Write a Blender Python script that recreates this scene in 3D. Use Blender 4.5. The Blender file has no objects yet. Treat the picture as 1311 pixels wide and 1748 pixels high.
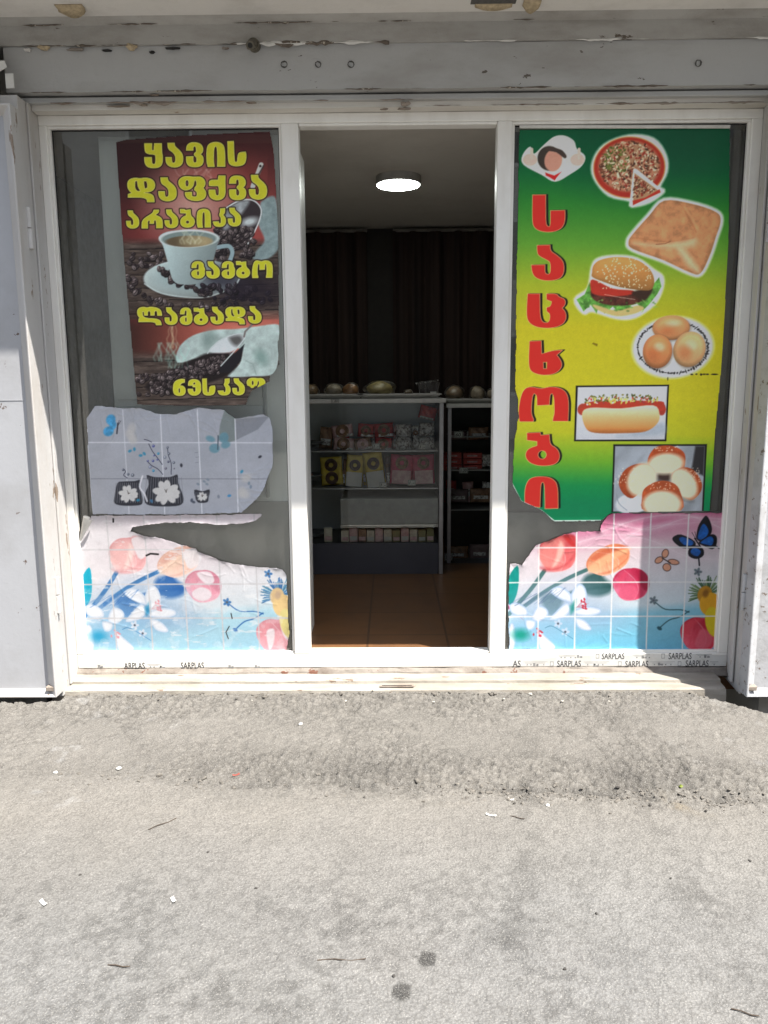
import bpy, bmesh, math, random
import numpy as np
from mathutils import Vector, Matrix

random.seed(7)
RNG = np.random.default_rng(7)
SC = bpy.context.scene
COL = SC.collection
rad = math.radians

# ------------------------------------------------------------------ camera
PW, PH, PF = 1311.0, 1748.0, 1313.0          # survey photograph: size and focal length in its pixels
EYE = np.array([0.0, -3.6, 1.45])
_p, _y, _r = np.radians([9.187, -0.584, -0.397])
FWD = np.array([math.sin(_y)*math.cos(_p), math.cos(_y)*math.cos(_p), -math.sin(_p)])
RGT = np.array([math.cos(_y), -math.sin(_y), 0.0])
UPV = np.cross(RGT, FWD)
RGT, UPV = math.cos(_r)*RGT + math.sin(_r)*UPV, -math.sin(_r)*RGT + math.cos(_r)*UPV

def at(u, v, Y=None, Z=None, X=None):
    """measured point on a real plane of the place"""
    d = FWD + (u-PW/2)/PF*RGT - (v-PH/2)/PF*UPV
    t = (Y-EYE[1])/d[1] if Y is not None else (Z-EYE[2])/d[2] if Z is not None else (X-EYE[0])/d[0]
    return EYE + t*d

def survey(X, Y, Z):
    """survey coordinates of points on a plane (arrays)"""
    d = np.stack([X-EYE[0], Y-EYE[1], Z-EYE[2]], -1)
    z = d @ FWD
    return PW/2 + PF*(d @ RGT)/z, PH/2 - PF*(d @ UPV)/z

cam = bpy.data.cameras.new('camera')
cam.sensor_fit = 'VERTICAL'
cam.sensor_height = 36.0
cam.lens = 36.0*PF/PH
cam.clip_start = 0.05
cam.clip_end = 3000
camo = bpy.data.objects.new('camera', cam)
COL.objects.link(camo)
M = Matrix.Identity(4)
for i in range(3):
    M[i][0], M[i][1], M[i][2], M[i][3] = RGT[i], UPV[i], -FWD[i], EYE[i]
camo.matrix_world = M
SC.camera = camo

# ------------------------------------------------------------------ sky, sun, exposure
SUN = Vector((0.385, -0.280, 0.880)).normalized()
EL = math.asin(SUN.z)
AZ = math.atan2(SUN.x, SUN.y)
world = bpy.data.worlds.new('World')
SC.world = world
world.use_nodes = True
nt = world.node_tree
sky = nt.nodes.new('ShaderNodeTexSky')
sky.sky_type = 'NISHITA'
sky.sun_disc = False
sky.sun_elevation = EL
sky.sun_rotation = AZ
bg = nt.nodes['Background']
bg.inputs[1].default_value = 0.14
hs = nt.nodes.new('ShaderNodeHueSaturation')          # thin summer haze: paler blue
hs.inputs['Saturation'].default_value = 0.55
nt.links.new(sky.outputs[0], hs.inputs['Color'])
nt.links.new(hs.outputs[0], bg.inputs[0])
sl = bpy.data.lights.new('sun', 'SUN')
sl.energy = 5.0
sl.angle = rad(0.53)
sl.color = (1.0, 0.95, 0.87)
so = bpy.data.objects.new('sun', sl)
so.rotation_euler = SUN.to_track_quat('Z', 'Y').to_euler()
so.location = (3, -3, 6)
COL.objects.link(so)
SC.view_settings.view_transform = 'Standard'
SC.view_settings.look = 'None'
SC.view_settings.exposure = 1.3
SC.view_settings.gamma = 1.0
SC.render.engine = 'CYCLES'
SC.cycles.max_bounces = 10
SC.cycles.diffuse_bounces = 5
SC.cycles.transparent_max_bounces = 16
SC.cycles.caustics_reflective = False
SC.cycles.caustics_refractive = False

# ------------------------------------------------------------------ object helpers
def tag(o, label=None, cat=None, group=None, kind=None):
    if label: o['label'] = label
    if cat: o['category'] = cat
    if group: o['group'] = group
    if kind: o['kind'] = kind
    return o

def link(name, me, mats, parent=None):
    o = bpy.data.objects.new(name, me)
    for m in (mats if isinstance(mats, (list, tuple)) else [mats]):
        if m: me.materials.append(m)
    COL.objects.link(o)
    if parent is not None: o.parent = parent
    return o

def obj(name, bm, mats, parent=None, smooth=False, bevel=0):
    me = bpy.data.meshes.new(name)
    bmesh.ops.recalc_face_normals(bm, faces=bm.faces)
    bm.to_mesh(me); bm.free()
    if smooth:
        for p in me.polygons: p.use_smooth = True
    o = link(name, me, mats, parent)
    if bevel:
        b = o.modifiers.new('bevel', 'BEVEL'); b.width = bevel; b.segments = 2; b.limit_method = 'ANGLE'; b.angle_limit = rad(40)
    return o

def empty(name, loc, label, cat, group=None, rotz=0):
    o = bpy.data.objects.new(name, None)
    o.location = loc; o.rotation_euler = (0, 0, rotz)
    o.empty_display_size = 0.1
    COL.objects.link(o)
    return tag(o, label, cat, group)

def box(bm, x0, x1, y0, y1, z0, z1):
    v = [bm.verts.new((x, y, z)) for z in (z0, z1) for y in (y0, y1) for x in (x0, x1)]
    for f in ((0,1,3,2),(4,6,7,5),(0,4,5,1),(1,5,7,3),(3,7,6,2),(2,6,4,0)):
        bm.faces.new([v[i] for i in f])
    return bm

def nbox(*a):
    return box(bmesh.new(), *a)

def prism(bm, pts, axis, a0, a1):
    """pts: 2-d outline; axis: which axis it is swept along"""
    def P(p, a):
        return {0: (a, p[0], p[1]), 1: (p[0], a, p[1]), 2: (p[0], p[1], a)}[axis]
    A = [bm.verts.new(P(p, a0)) for p in pts]
    B = [bm.verts.new(P(p, a1)) for p in pts]
    n = len(pts)
    bm.faces.new(A); bm.faces.new(B[::-1])
    for i in range(n):
        bm.faces.new((A[i], A[(i+1) % n], B[(i+1) % n], B[i]))
    return bm

def cyl(bm, p0, p1, r0, r1=None, n=16, cap=True):
    p0, p1 = Vector(p0), Vector(p1)
    r1 = r0 if r1 is None else r1
    d = (p1-p0).normalized()
    a = d.orthogonal().normalized(); b = d.cross(a)
    A = [bm.verts.new(p0 + r0*(math.cos(t)*a + math.sin(t)*b)) for t in [2*math.pi*i/n for i in range(n)]]
    B = [bm.verts.new(p1 + r1*(math.cos(t)*a + math.sin(t)*b)) for t in [2*math.pi*i/n for i in range(n)]]
    for i in range(n):
        bm.faces.new((A[i], A[(i+1) % n], B[(i+1) % n], B[i]))
    if cap:
        bm.faces.new(A[::-1]); bm.faces.new(B)
    return bm

def blob(bm, c, rx, ry, rz, seed=0, amp=0.12, sub=3, flat=None):
    r = random.Random(seed)
    ph = [r.uniform(0, 6.28) for _ in range(6)]
    g = bmesh.ops.create_icosphere(bm, subdivisions=sub, radius=1.0)
    for v in g['verts']:
        x, y, z = v.co
        k = 1 + amp*(math.sin(3*x+ph[0])*math.sin(2.3*y+ph[1]) + 0.6*math.sin(5*z+ph[2]+2*x) + 0.4*math.sin(9*y+ph[3])*math.sin(8*x+ph[4]))
        x, y, z = x*k*rx, y*k*ry, z*k*rz
        if flat is not None and z < flat: z = flat
        v.co = (c[0]+x, c[1]+y, c[2]+z)
    return bm

# ------------------------------------------------------------------ materials
def lin(c):
    c = np.asarray(c, float)
    return np.where(c <= 0.04045, c/12.92, ((c+0.055)/1.055)**2.4)

class Mat:
    def __init__(s, name, col=(0.5, 0.5, 0.5), rough=0.6, metal=0.0, spec=0.5):
        s.m = bpy.data.materials.new(name); s.m.use_nodes = True
        s.t = s.m.node_tree; s.b = s.t.nodes['Principled BSDF']
        s.b.inputs['Base Color'].default_value = (*col, 1)
        s.b.inputs['Roughness'].default_value = rough
        s.b.inputs['Metallic'].default_value = metal
        s.b.inputs['Specular IOR Level'].default_value = spec
        s.co = None
    def n(s, ty, **kw):
        nd = s.t.nodes.new(ty)
        for k, v in kw.items():
            if k in ('inp',):
                for a, b in v.items(): nd.inputs[a].default_value = b
            else: setattr(nd, k, v)
        return nd
    def l(s, a, b): s.t.links.new(a, b)
    def coord(s):
        if s.co is None:
            s.co = s.n('ShaderNodeNewGeometry').outputs['Position']
        return s.co
    def noise(s, scale, detail=6, rough=0.6, stretch=None, dist=0):
        nz = s.n('ShaderNodeTexNoise', inp={'Scale': scale, 'Detail': detail, 'Roughness': rough, 'Distortion': dist})
        if stretch:
            mp = s.n('ShaderNodeMapping'); mp.inputs['Scale'].default_value = stretch
            s.l(s.coord(), mp.inputs[0]); s.l(mp.outputs[0], nz.inputs['Vector'])
        else: s.l(s.coord(), nz.inputs['Vector'])
        return nz.outputs['Fac']
    def ramp(s, src, stops):
        r = s.n('ShaderNodeValToRGB')
        e = r.color_ramp.elements
        while len(e) < len(stops): e.new(0.5)
        for k, (p, c) in zip(e, stops):
            k.position = p; k.color = (*c, 1) if len(c) == 3 else c
        s.l(src, r.inputs[0])
        return r.outputs[0]
    def mask(s, src, a, b):
        r = s.n('ShaderNodeMapRange', clamp=True)
        r.inputs[1].default_value = a; r.inputs[2].default_value = b
        s.l(src, r.inputs[0]); return r.outputs[0]
    def mul(s, a, b):
        m = s.n('ShaderNodeMath', operation='MULTIPLY')
        for i, x in enumerate((a, b)):
            if isinstance(x, (int, float)): m.inputs[i].default_value = x
            else: s.l(x, m.inputs[i])
        return m.outputs[0]
    def mix(s, fac, a, b, mode='MIX'):
        m = s.n('ShaderNodeMix', data_type='RGBA', blend_type=mode)
        for sock, x in ((m.inputs[0], fac), (m.inputs[6], a), (m.inputs[7], b)):
            if isinstance(x, (int, float)): sock.default_value = x
            elif isinstance(x, tuple): sock.default_value = (*x, 1)
            else: s.l(x, sock)
        return m.outputs[2]
    def base(s, c): s.l(c, s.b.inputs['Base Color']); return s
    def bump(s, h, strength=0.3, dist=0.01):
        bp = s.n('ShaderNodeBump', inp={'Strength': strength, 'Distance': dist})
        s.l(h, bp.inputs['Height']); s.l(bp.outputs[0], s.b.inputs['Normal']); return s

def paint(name, col, dirt=(0.12, 0.10, 0.08), dirt_amt=0.5, chip=0.0, chipcol=(0.10, 0.06, 0.04), rough=0.5, scale=3.0, bump=0.15, stretch=None, chipscale=14):
    m = Mat(name, col, rough)
    big = m.noise(scale, 8, 0.62, stretch)
    c = m.mix(m.mul(m.mask(big, 0.48, 0.75), dirt_amt), tuple(col), dirt)
    fine = m.noise(90, 3, 0.6)
    c = m.mix(m.mul(m.mask(fine, 0.60, 0.75), 0.25*dirt_amt), c, dirt)
    if chip > 0:
        cn = m.noise(chipscale, 5, 0.65, stretch)
        k = m.mask(cn, 0.72-chip, 0.725-chip)
        c = m.mix(k, c, chipcol)
    m.base(c)
    m.bump(m.noise(35, 6, 0.6), bump, 0.006)
    return m.m

def plain(name, col, rough=0.5, metal=0.0, spec=0.5, var=0.25, scale=20, bump=0.1):
    m = Mat(name, col, rough, metal, spec)
    d = tuple(x*(1-var) for x in col)
    m.base(m.mix(m.mask(m.noise(scale, 5), 0.35, 0.7), tuple(col), d))
    if bump: m.bump(m.noise(scale*3, 4), bump, 0.004)
    return m.m

def inked(name, rough=0.38, bump=0.06):
    m = Mat(name, (0.5, 0.5, 0.5), rough)
    m.b.inputs['Specular IOR Level'].default_value = .28
    a = m.n('ShaderNodeVertexColor', layer_name='ink')
    m.base(a.outputs[0])
    m.bump(m.noise(45, 4), bump, 0.004)
    return m.m

def glassy(name, tint=(0.93, 0.97, 0.95), gloss=1.0, rough=0.0, haze=0.0, dust=0.0):
    m = bpy.data.materials.new(name); m.use_nodes = True
    t = m.node_tree; t.nodes.clear()
    o = t.nodes.new('ShaderNodeOutputMaterial')
    mx = t.nodes.new('ShaderNodeMixShader'); tr = t.nodes.new('ShaderNodeBsdfTransparent'); gl = t.nodes.new('ShaderNodeBsdfGlossy')
    fr = t.nodes.new('ShaderNodeFresnel'); fr.inputs[0].default_value = 1.5
    mm = t.nodes.new('ShaderNodeMath'); mm.operation = 'MULTIPLY_ADD'; mm.inputs[1].default_value = gloss; mm.inputs[2].default_value = haze
    tr.inputs[0].default_value = (*tint, 1); gl.inputs[0].default_value = (1, 1, 1, 1); gl.inputs[1].default_value = rough
    t.links.new(fr.outputs[0], mm.inputs[0]); t.links.new(mm.outputs[0], mx.inputs[0])
    t.links.new(tr.outputs[0], mx.inputs[1]); t.links.new(gl.outputs[0], mx.inputs[2])
    if dust:                                  # wiped, streaky dust on the pane
        ge = t.nodes.new('ShaderNodeNewGeometry'); mp = t.nodes.new('ShaderNodeMapping'); mp.inputs['Scale'].default_value = (1.6, 1, .7); mp.inputs['Rotation'].default_value = (0, .5, 0)
        nz = t.nodes.new('ShaderNodeTexNoise'); nz.inputs['Scale'].default_value = 4.0; nz.inputs['Detail'].default_value = 7; nz.inputs['Distortion'].default_value = 1.2
        mr = t.nodes.new('ShaderNodeMapRange'); mr.inputs[1].default_value = .3; mr.inputs[2].default_value = .75; mr.inputs[3].default_value = dust*.25; mr.inputs[4].default_value = dust
        df = t.nodes.new('ShaderNodeBsdfDiffuse'); df.inputs[0].default_value = (.62, .60, .56, 1); m2 = t.nodes.new('ShaderNodeMixShader')
        t.links.new(ge.outputs['Position'], mp.inputs[0]); t.links.new(mp.outputs[0], nz.inputs['Vector']); t.links.new(nz.outputs['Fac'], mr.inputs[0])
        t.links.new(mr.outputs[0], m2.inputs[0]); t.links.new(mx.outputs[0], m2.inputs[1]); t.links.new(df.outputs[0], m2.inputs[2]); t.links.new(m2.outputs[0], o.inputs[0])
    else: t.links.new(mx.outputs[0], o.inputs[0])
    return m

MT = {}
MT['pvc'] = paint('white_pvc', (0.80, 0.785, 0.745), (0.42, 0.37, 0.30), 0.38, 0.0, rough=0.34, scale=3.0, bump=0.04, stretch=(1.6, 1, .5))
MT['pvc_head'] = paint('old_painted_head', (0.60, 0.575, 0.53), (0.30, 0.25, 0.20), 0.5, 0.05, (0.22, 0.15, 0.10), rough=0.5, scale=4, bump=0.2, stretch=(0.4, 1, 2))
MT['jamb'] = paint('painted_jamb', (0.46, 0.45, 0.44), (0.34, 0.29, 0.24), 0.6, 0.08, (0.22, 0.17, 0.13), rough=0.5, scale=5, bump=0.25, stretch=(1, 1, 0.3))
MT['leaf'] = paint('white_steel', (0.38, 0.388, 0.41), (0.21, 0.20, 0.19), 0.45, 0.045, (0.12, 0.085, 0.07), rough=0.42, scale=2.4, bump=0.12)
MT['leaf_rough'] = paint('flaking_white_steel', (0.40, 0.405, 0.42), (0.18, 0.17, 0.155), 0.6, 0.10, (0.16, 0.13, 0.11), rough=0.5, scale=5.0, bump=0.4, chipscale=26, stretch=(1, 1, 1.6))
MT['rust'] = paint('rusty_steel', (0.26, 0.22, 0.185), (0.11, 0.065, 0.04), 0.9, 0.08, rough=0.8, scale=9, bump=0.4)
MT['beam'] = paint('grey_beam_paint', (0.40, 0.40, 0.395), (0.20, 0.18, 0.155), 0.55, 0.03, (0.10, 0.085, 0.07), rough=0.55, scale=3.2, bump=0.25, stretch=(0.5, 1, 1.4))
MT['beam2'] = paint('grey_upper_beam_paint', (0.37, 0.36, 0.34), (0.17, 0.15, 0.125), 0.7, 0.05, (0.10, 0.08, 0.06), rough=0.6, scale=4.5, bump=0.4, stretch=(0.5, 1, 1.6))
MT['rust_line'] = paint('flaking_rust_line', (0.13, 0.105, 0.085), (0.05, 0.04, 0.03), 0.9, 0.12, (0.42, 0.38, 0.32), rough=0.85, scale=20, bump=0.8, chipscale=40)
MT['dim_ring'] = plain('filled_hole_rim', (0.10, 0.095, 0.09), 0.8, var=.4, scale=80)
MT['soffit'] = paint('soffit_plaster', (0.68, 0.66, 0.63), (0.25, 0.23, 0.20), 0.4, 0.0, rough=0.8, scale=3, bump=0.3)
MT['wall'] = paint('street_wall_plaster', (0.36, 0.345, 0.32), (0.2, 0.18, 0.16), 0.5, 0.0, rough=0.85, scale=2, bump=0.4)
MT['sill'] = paint('worn_sill', (0.32, 0.295, 0.255), (0.15, 0.125, 0.095), 0.75, 0.09, (0.16, 0.115, 0.085), rough=0.75, scale=4, bump=0.5, stretch=(0.5, 1.5, 1.5))
MT['mortar'] = paint('crumbling_mortar', (0.23, 0.205, 0.18), (0.09, 0.065, 0.05), 0.9, 0.09, (0.13, 0.055, 0.035), rough=0.9, scale=8, bump=0.9)
MT['glass'] = glassy('window_glass', (0.93, 0.95, 0.94), 1.4, dust=0.075)
MT['thin_glass'] = glassy('display_glass', (0.94, 0.96, 0.95), 0.35)
MT['cling'] = glassy('clear_plastic', (0.95, 0.94, 0.92), 0.45, 0.3, 0.0)
MT['ink'] = inked('printed_vinyl')
MT['black'] = plain('black_gap', (0.015, 0.014, 0.013), 0.8, var=0.2)
MT['foam'] = plain('yellowed_foam', (0.50, 0.40, 0.26), 0.9, var=0.4, scale=60, bump=0.6)
MT['white_roll'] = plain('rolled_paper', (0.66, 0.65, 0.62), 0.5, var=0.2)

print('base ready')
# ================================================================== the setting
# ---- ground: one sheet, dense near the shop, out to the horizon
def axis(dense0, dense1, step, far):
    a = list(np.arange(dense0, dense1+1e-6, step))
    lo, hi, s = [], [], step
    x0, x1 = dense0, dense1
    while x1 < far:
        s *= 1.35
        x0 -= s; x1 += s
        lo.append(x0); hi.append(x1)
    return np.array(lo[::-1] + a + hi)

def vnoise(x, y, scale, seed=0):
    """smooth value noise 0..1"""
    x = np.asarray(x)*scale; y = np.asarray(y)*scale
    xi = np.floor(x).astype(np.int64); yi = np.floor(y).astype(np.int64)
    fx = x-xi; fy = y-yi
    fx = fx*fx*(3-2*fx); fy = fy*fy*(3-2*fy)
    def h(a, b):
        n = (a*374761393 + b*668265263 + seed*974634777) & 0x7fffffff
        n = ((n ^ (n >> 13))*1274126177) & 0x7fffffff
        n = ((n ^ (n >> 16))*1103515245 + 12345) & 0x7fffffff
        return (n & 0xffff)/65535.0
    return (h(xi, yi)*(1-fx)+h(xi+1, yi)*fx)*(1-fy) + (h(xi, yi+1)*(1-fx)+h(xi+1, yi+1)*fx)*fy

def fbm(x, y, scale, oct=4, seed=0):
    s = 0; a = 1; t = 0
    for i in range(oct):
        s = s + a*vnoise(x, y, scale*2**i, seed+i*17); t += a; a *= 0.55
    return s/t

def sstep(a, b, x):
    t = np.clip((x-a)/(b-a), 0, 1); return t*t*(3-2*t)

def worley(x, y, scale, seed=0):
    """distance to the nearest and second nearest pebble centre, and the pebble's own random value"""
    x = x*scale; y = y*scale; xi = np.floor(x).astype(np.int64); yi = np.floor(y).astype(np.int64)
    f1 = np.full(x.shape, 9.); f2 = f1.copy(); idv = np.zeros(x.shape)
    for a in (-1, 0, 1):
        for c in (-1, 0, 1):
            cx_, cy_ = xi+a, yi+c
            n = (cx_*374761393 + cy_*668265263 + seed*974634777) & 0x7fffffff
            n = ((n ^ (n >> 13))*1274126177) & 0x7fffffff
            px_ = cx_+(n & 1023)/1023.; py_ = cy_+((n >> 10) & 1023)/1023.
            d = np.hypot(x-px_, y-py_); m = d < f1
            f2 = np.where(m, f1, np.minimum(f2, d)); idv = np.where(m, ((n >> 20) & 255)/255., idv); f1 = np.where(m, d, f1)
    return f1, f2, idv
gx = axis(-1.9, 1.9, 0.0075, 900.0)
gy0 = axis(-2.4, -0.06, 0.0075, 900.0)
gy = np.concatenate([gy0[gy0 <= -0.05], [-0.05]])      # the sheet stops under the sill
GX, GY = np.meshgrid(gx, gy)
near = ((np.abs(GX) < 2.2) & (GY > -3.2)).astype(float)
# ramp of rough old asphalt by the wall; its ragged edge runs across the picture
edge = -0.98 - 0.07*GX + 0.09*(fbm(GX, GY, 3.5, 3, 5)-0.5)
ramp = sstep(-0.04, 0.06, GY-edge)
band = np.exp(-((GY-edge-0.10)/0.16)**2)*sstep(-1.9, 0.3, GX+0.9*(fbm(GX, GY, 2.0, 3, 8)-0.5))
wallband = np.exp(-((GY+0.27)/0.14)**2)
GZ = 0.030*sstep(-0.98, -0.25, GY)
coarse = fbm(GX, GY, 28, 3, 1)-0.5
pits = np.clip(vnoise(GX, GY, 36, 3)-0.62, 0, 1)
ridge = (1-np.abs(2*vnoise(GX+.3*fbm(GX, GY, 9, 2, 8)*.2, GY, 42, 101)-1))*.6+(1-np.abs(2*vnoise(GX, GY, 78, 103)-1))*.4
wf1, wf2, wid = worley(GX+.012*fbm(GX, GY, 14, 2, 7), GY, 42, 5)
gap = 1-sstep(0.02, 0.22, wf2-wf1)
stones = np.clip(1-np.abs(vnoise(GX, GY, 46, 9)-0.5)*3.2, 0, 1)*(vnoise(GX, GY, 20, 15) > .35)
crack = np.exp(-(np.abs(fbm(GX, GY, 5.5, 4, 71)-0.5)/0.012)**2)*sstep(.42, .6, fbm(GX, GY, 1.6, 3, 73))
rough = np.clip(0.25+0.55*ramp*sstep(.35, .7, fbm(GX, GY, 3, 3, 88))+1.0*band+0.9*wallband, 0, 1.5)
edgeline = np.exp(-((GY-edge)/0.018)**2)*sstep(.38, .6, fbm(GX, GY, 6, 3, 77))*sstep(-1.4, 0.2, GX)
GZ = GZ + near*(0.0045*coarse + rough*0.010*coarse - rough*0.018*pits + rough*0.003*stones + rough*0.006*(ridge-.5) + rough*(0.005*wid - 0.008*gap)*np.clip(rough*1.3-.35, 0, 1) - 0.010*edgeline + 0.005*ramp*sstep(-1.2, .4, GX) - 0.006*crack*ramp)
# broken corner of the asphalt by the right shutter
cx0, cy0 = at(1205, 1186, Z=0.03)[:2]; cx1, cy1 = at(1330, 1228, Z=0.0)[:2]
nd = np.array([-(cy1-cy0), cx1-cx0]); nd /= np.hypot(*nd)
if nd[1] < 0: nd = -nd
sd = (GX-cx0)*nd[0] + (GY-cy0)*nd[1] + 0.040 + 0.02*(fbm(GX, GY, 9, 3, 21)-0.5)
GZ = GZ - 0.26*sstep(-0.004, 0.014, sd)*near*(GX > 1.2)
GZ = GZ - 0.05*sstep(-0.262, -0.25, GY+0.01*(fbm(GX, GY, 12, 3, 23)-.5))*near*sstep(-1.535, -1.55, GX)
# asphalt colours: dust, tyre scuffs, patches, spots; shade painted in at seam and broken corner
tone = 0.157 + 0.020*(fbm(GX, GY, 1.1, 4, 2)-0.5) + 0.042*(fbm(GX, GY, 7, 4, 4)-0.5)
tone = tone*(1-0.12*ramp*near) * (1-0.30*band*sstep(0.40, 0.62, fbm(GX, GY, 2.2, 3, 12))*near)
tone = tone*(1-.75*sstep(0.0, 0.02, sd)*near*(GX > 1.2))  # painted shade: hollow under the right shutter darkened in colour
grime = (.35+.65*sstep(0.42, 0.62, fbm(GX, GY, 5.5, 5, 33)))*sstep(-1.15, -1.75, GY)
tone = tone*(1-0.30*grime*sstep(0.46, 0.60, fbm(GX, GY, 48, 3, 34)))*(1-.03*grime)
tone = tone*(1-0.22*near*sstep(.5, .8, pits*2.6)*np.clip(rough, 0, 1))*(1-.45*edgeline*near)*(1-.35*crack*ramp*near)  # seam edge's shadow painted in; pits and cracks tinted darker too
tone = tone*(1+near*np.clip(rough*1.3-.35, 0, 1)*(.34*(wid-.5)-.36*gap))
tone = tone*(1+0.16*near*(vnoise(GX, GY, 62, 91)-.5)+0.16*near*(RNG.random(GX.shape)-.5))
def spot(u, v, rx, ry, k, seed):
    global tone
    c = at(u, v, Z=0.0)
    d = np.hypot((GX-c[0])/rx, (GY-c[1])/ry) + 0.7*(fbm(GX, GY, 40, 2, seed)-0.5)
    tone = tone*(1-k*sstep(1.1, 0.75, d))
spot(728, 1637, 0.026, 0.024, 0.72, 1); spot(686, 1694, 0.023, 0.028, 0.72, 2); spot(707, 1633, 0.010, 0.010, 0.5, 3)
for u, v, rx, ry, k in ((575,1590,.08,.06,.34),(590,1560,.05,.04,.25),(865,1605,.07,.05,.42),(840,1590,.10,.04,.2),(640,1575,.07,.04,.2),(250,1580,.2,.06,.14),(110,1600,.12,.06,.16),(380,1690,.14,.05,.14),(1270,1690,.10,.10,.16),(1060,1620,.12,.05,.12)):
    c = at(u, v, Z=0.0)
    d = np.hypot((GX-c[0])/rx, (GY-c[1])/ry)
    tone = tone*(1-k*np.exp(-d*d)*sstep(0.35, 0.6, fbm(GX, GY, 38, 3, int(u))))
# two old tyre tracks running towards the wall on the right
for (u0, v0, u1, v1, w) in ((905,1240,895,1560,.05),(1040,1230,1190,1560,.05)):
    a = at(u0, v0, Z=0.02); b = at(u1, v1, Z=0.0)
    t = np.clip(((GX-a[0])*(b[0]-a[0]) + (GY-a[1])*(b[1]-a[1]))/((b[0]-a[0])**2+(b[1]-a[1])**2), 0, 1)
    d = np.hypot(GX-a[0]-t*(b[0]-a[0]), GY-a[1]-t*(b[1]-a[1]))
    tone = tone*(1-0.26*np.exp(-(d/w)**2)*sstep(0.3, 0.6, fbm(GX, GY, 12, 3, int(u0))))
warm = np.clip(.18+sstep(-1.9, -.75, GY)+0.5*(fbm(GX, GY, 2.2, 3, 44)-0.5), 0, 1)
white = 0.6*sstep(0.66, 0.84, fbm(GX, GY, 16, 3, 52))*(sstep(-0.7, -1.25, GX)*sstep(-1.25, -1.0, GY)+0.6*sstep(1.0, 1.4, GX)*ramp)*near
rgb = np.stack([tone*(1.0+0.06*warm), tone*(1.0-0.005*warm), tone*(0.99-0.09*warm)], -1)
sand = np.exp(-((GY-edge+0.03)/0.06)**2)*sstep(0.55, 0.7, fbm(GX, GY, 5, 3, 61))*near*sstep(-.3, .5, GX)*sstep(.35, .6, fbm(GX, GY, 22, 3, 62))
rgb = rgb*(1-0.55*sand[..., None]) + 0.55*sand[..., None]*np.array([0.18, 0.145, 0.095])
rgb = rgb*(1-0.6*white[..., None]) + 0.6*white[..., None]*0.30
ny, nx = GX.shape
me = bpy.data.meshes.new('ground')
me.vertices.add(nx*ny); me.vertices.foreach_set('co', np.stack([GX, GY, GZ], -1).astype(np.float32).ravel())
ii = (np.arange(ny-1)[:, None]*nx + np.arange(nx-1)[None]).ravel()
q = np.stack([ii, ii+1, ii+nx+1, ii+nx], -1).astype(np.int32)
me.loops.add(q.size); me.polygons.add(len(q))
me.loops.foreach_set('vertex_index', q.ravel()); me.polygons.foreach_set('loop_start', np.arange(len(q), dtype=np.int32)*4)
me.polygons.foreach_set('use_smooth', np.ones(len(q), bool))
me.update(); me.validate()
ca = me.color_attributes.new('ink', 'FLOAT_COLOR', 'POINT')
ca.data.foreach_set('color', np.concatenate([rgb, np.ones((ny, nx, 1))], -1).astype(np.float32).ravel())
g = Mat('asphalt', (0.4, 0.4, 0.4), 0.9, spec=0.25)
vc = g.n('ShaderNodeVertexColor', layer_name='ink')
f1 = g.noise(150, 4, 0.75); f2 = g.noise(300, 3, 0.7)
vor = g.n('ShaderNodeTexVoronoi', inp={'Scale': 130.0}); g.l(g.coord(), vor.inputs['Vector'])
c = g.mix(g.mul(g.mask(f1, 0.52, 0.68), 0.55), vc.outputs[0], (0.05, 0.047, 0.042))
c = g.mix(g.mul(g.mask(f2, 0.54, 0.68), 0.75), c, (0.34, 0.33, 0.31))
c = g.mix(g.mul(g.mask(vor.outputs['Distance'], 0.55, 0.75), 0.35), c, (0.07, 0.066, 0.062))
g.base(c)
ad = g.n('ShaderNodeMath', operation='ADD'); g.l(f1, ad.inputs[0]); g.l(vor.outputs['Distance'], ad.inputs[1])
g.bump(ad.outputs[0], 0.6, 0.005)
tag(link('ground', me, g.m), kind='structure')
# grit gathered along the broken seam and at the foot of the sill
bm = bmesh.new(); rg = random.Random(44)
def ground_z(x, y): return float(GZ[int(np.argmin(np.abs(gy-y))), int(np.argmin(np.abs(gx-x)))])
for k in range(900):
    if k < 560:
        x = rg.uniform(-1.3, 1.7); x = x if rg.random() < .5 else rg.gauss(.75, .45)
        y = -0.98-0.07*x+rg.gauss(-.005, .035)
    else: x = rg.uniform(-1.5, 1.45); y = -.172-abs(rg.gauss(0, .03))
    s_ = min(.013, .0028+rg.expovariate(1/.0022))
    M_ = Matrix.Translation((x, y, ground_z(x, y)+s_*.15)) @ Matrix.Rotation(rg.uniform(0, 6.28), 4, 'Z') @ Matrix.Diagonal((s_*rg.uniform(.7, 1.3), s_*rg.uniform(.6, 1), s_*rg.uniform(.4, .7), 1))
    v_ = bmesh.ops.create_icosphere(bm, subdivisions=1, radius=1.0, matrix=M_)['verts']
    for q_ in v_: q_.co += Vector((rg.uniform(-1, 1), rg.uniform(-1, 1), rg.uniform(-1, 1)))*s_*.22
tag(obj('gravel', bm, plain('grit', (.17, .155, .135), .9, var=.55, scale=70, bump=0)), kind='stuff')

# ---- shop building: beam, soffit, walls, reveals, sill
bld = empty('shop_building', (0, 0, 0), 'grey painted street wall with a beam and jutting upper storey around the glazed shop front', 'building')
# street walls beside and above the opening
for s in (-1, 1):
    bm = bmesh.new()
    if s < 0: box(bm, -6.0, -1.64, -0.16, 0.30, -0.2, 2.66)
    else: box(bm, 1.72, 6.0, -0.16, 0.30, -0.2, 2.66)
    obj('wall', bm, MT['wall'], bld)
SOF = 2.965
bm = nbox(-6.0, 6.0, 0.001, 0.30, 2.672, SOF-.001); obj('lintel_wall', bm, MT['wall'], bld)
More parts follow.
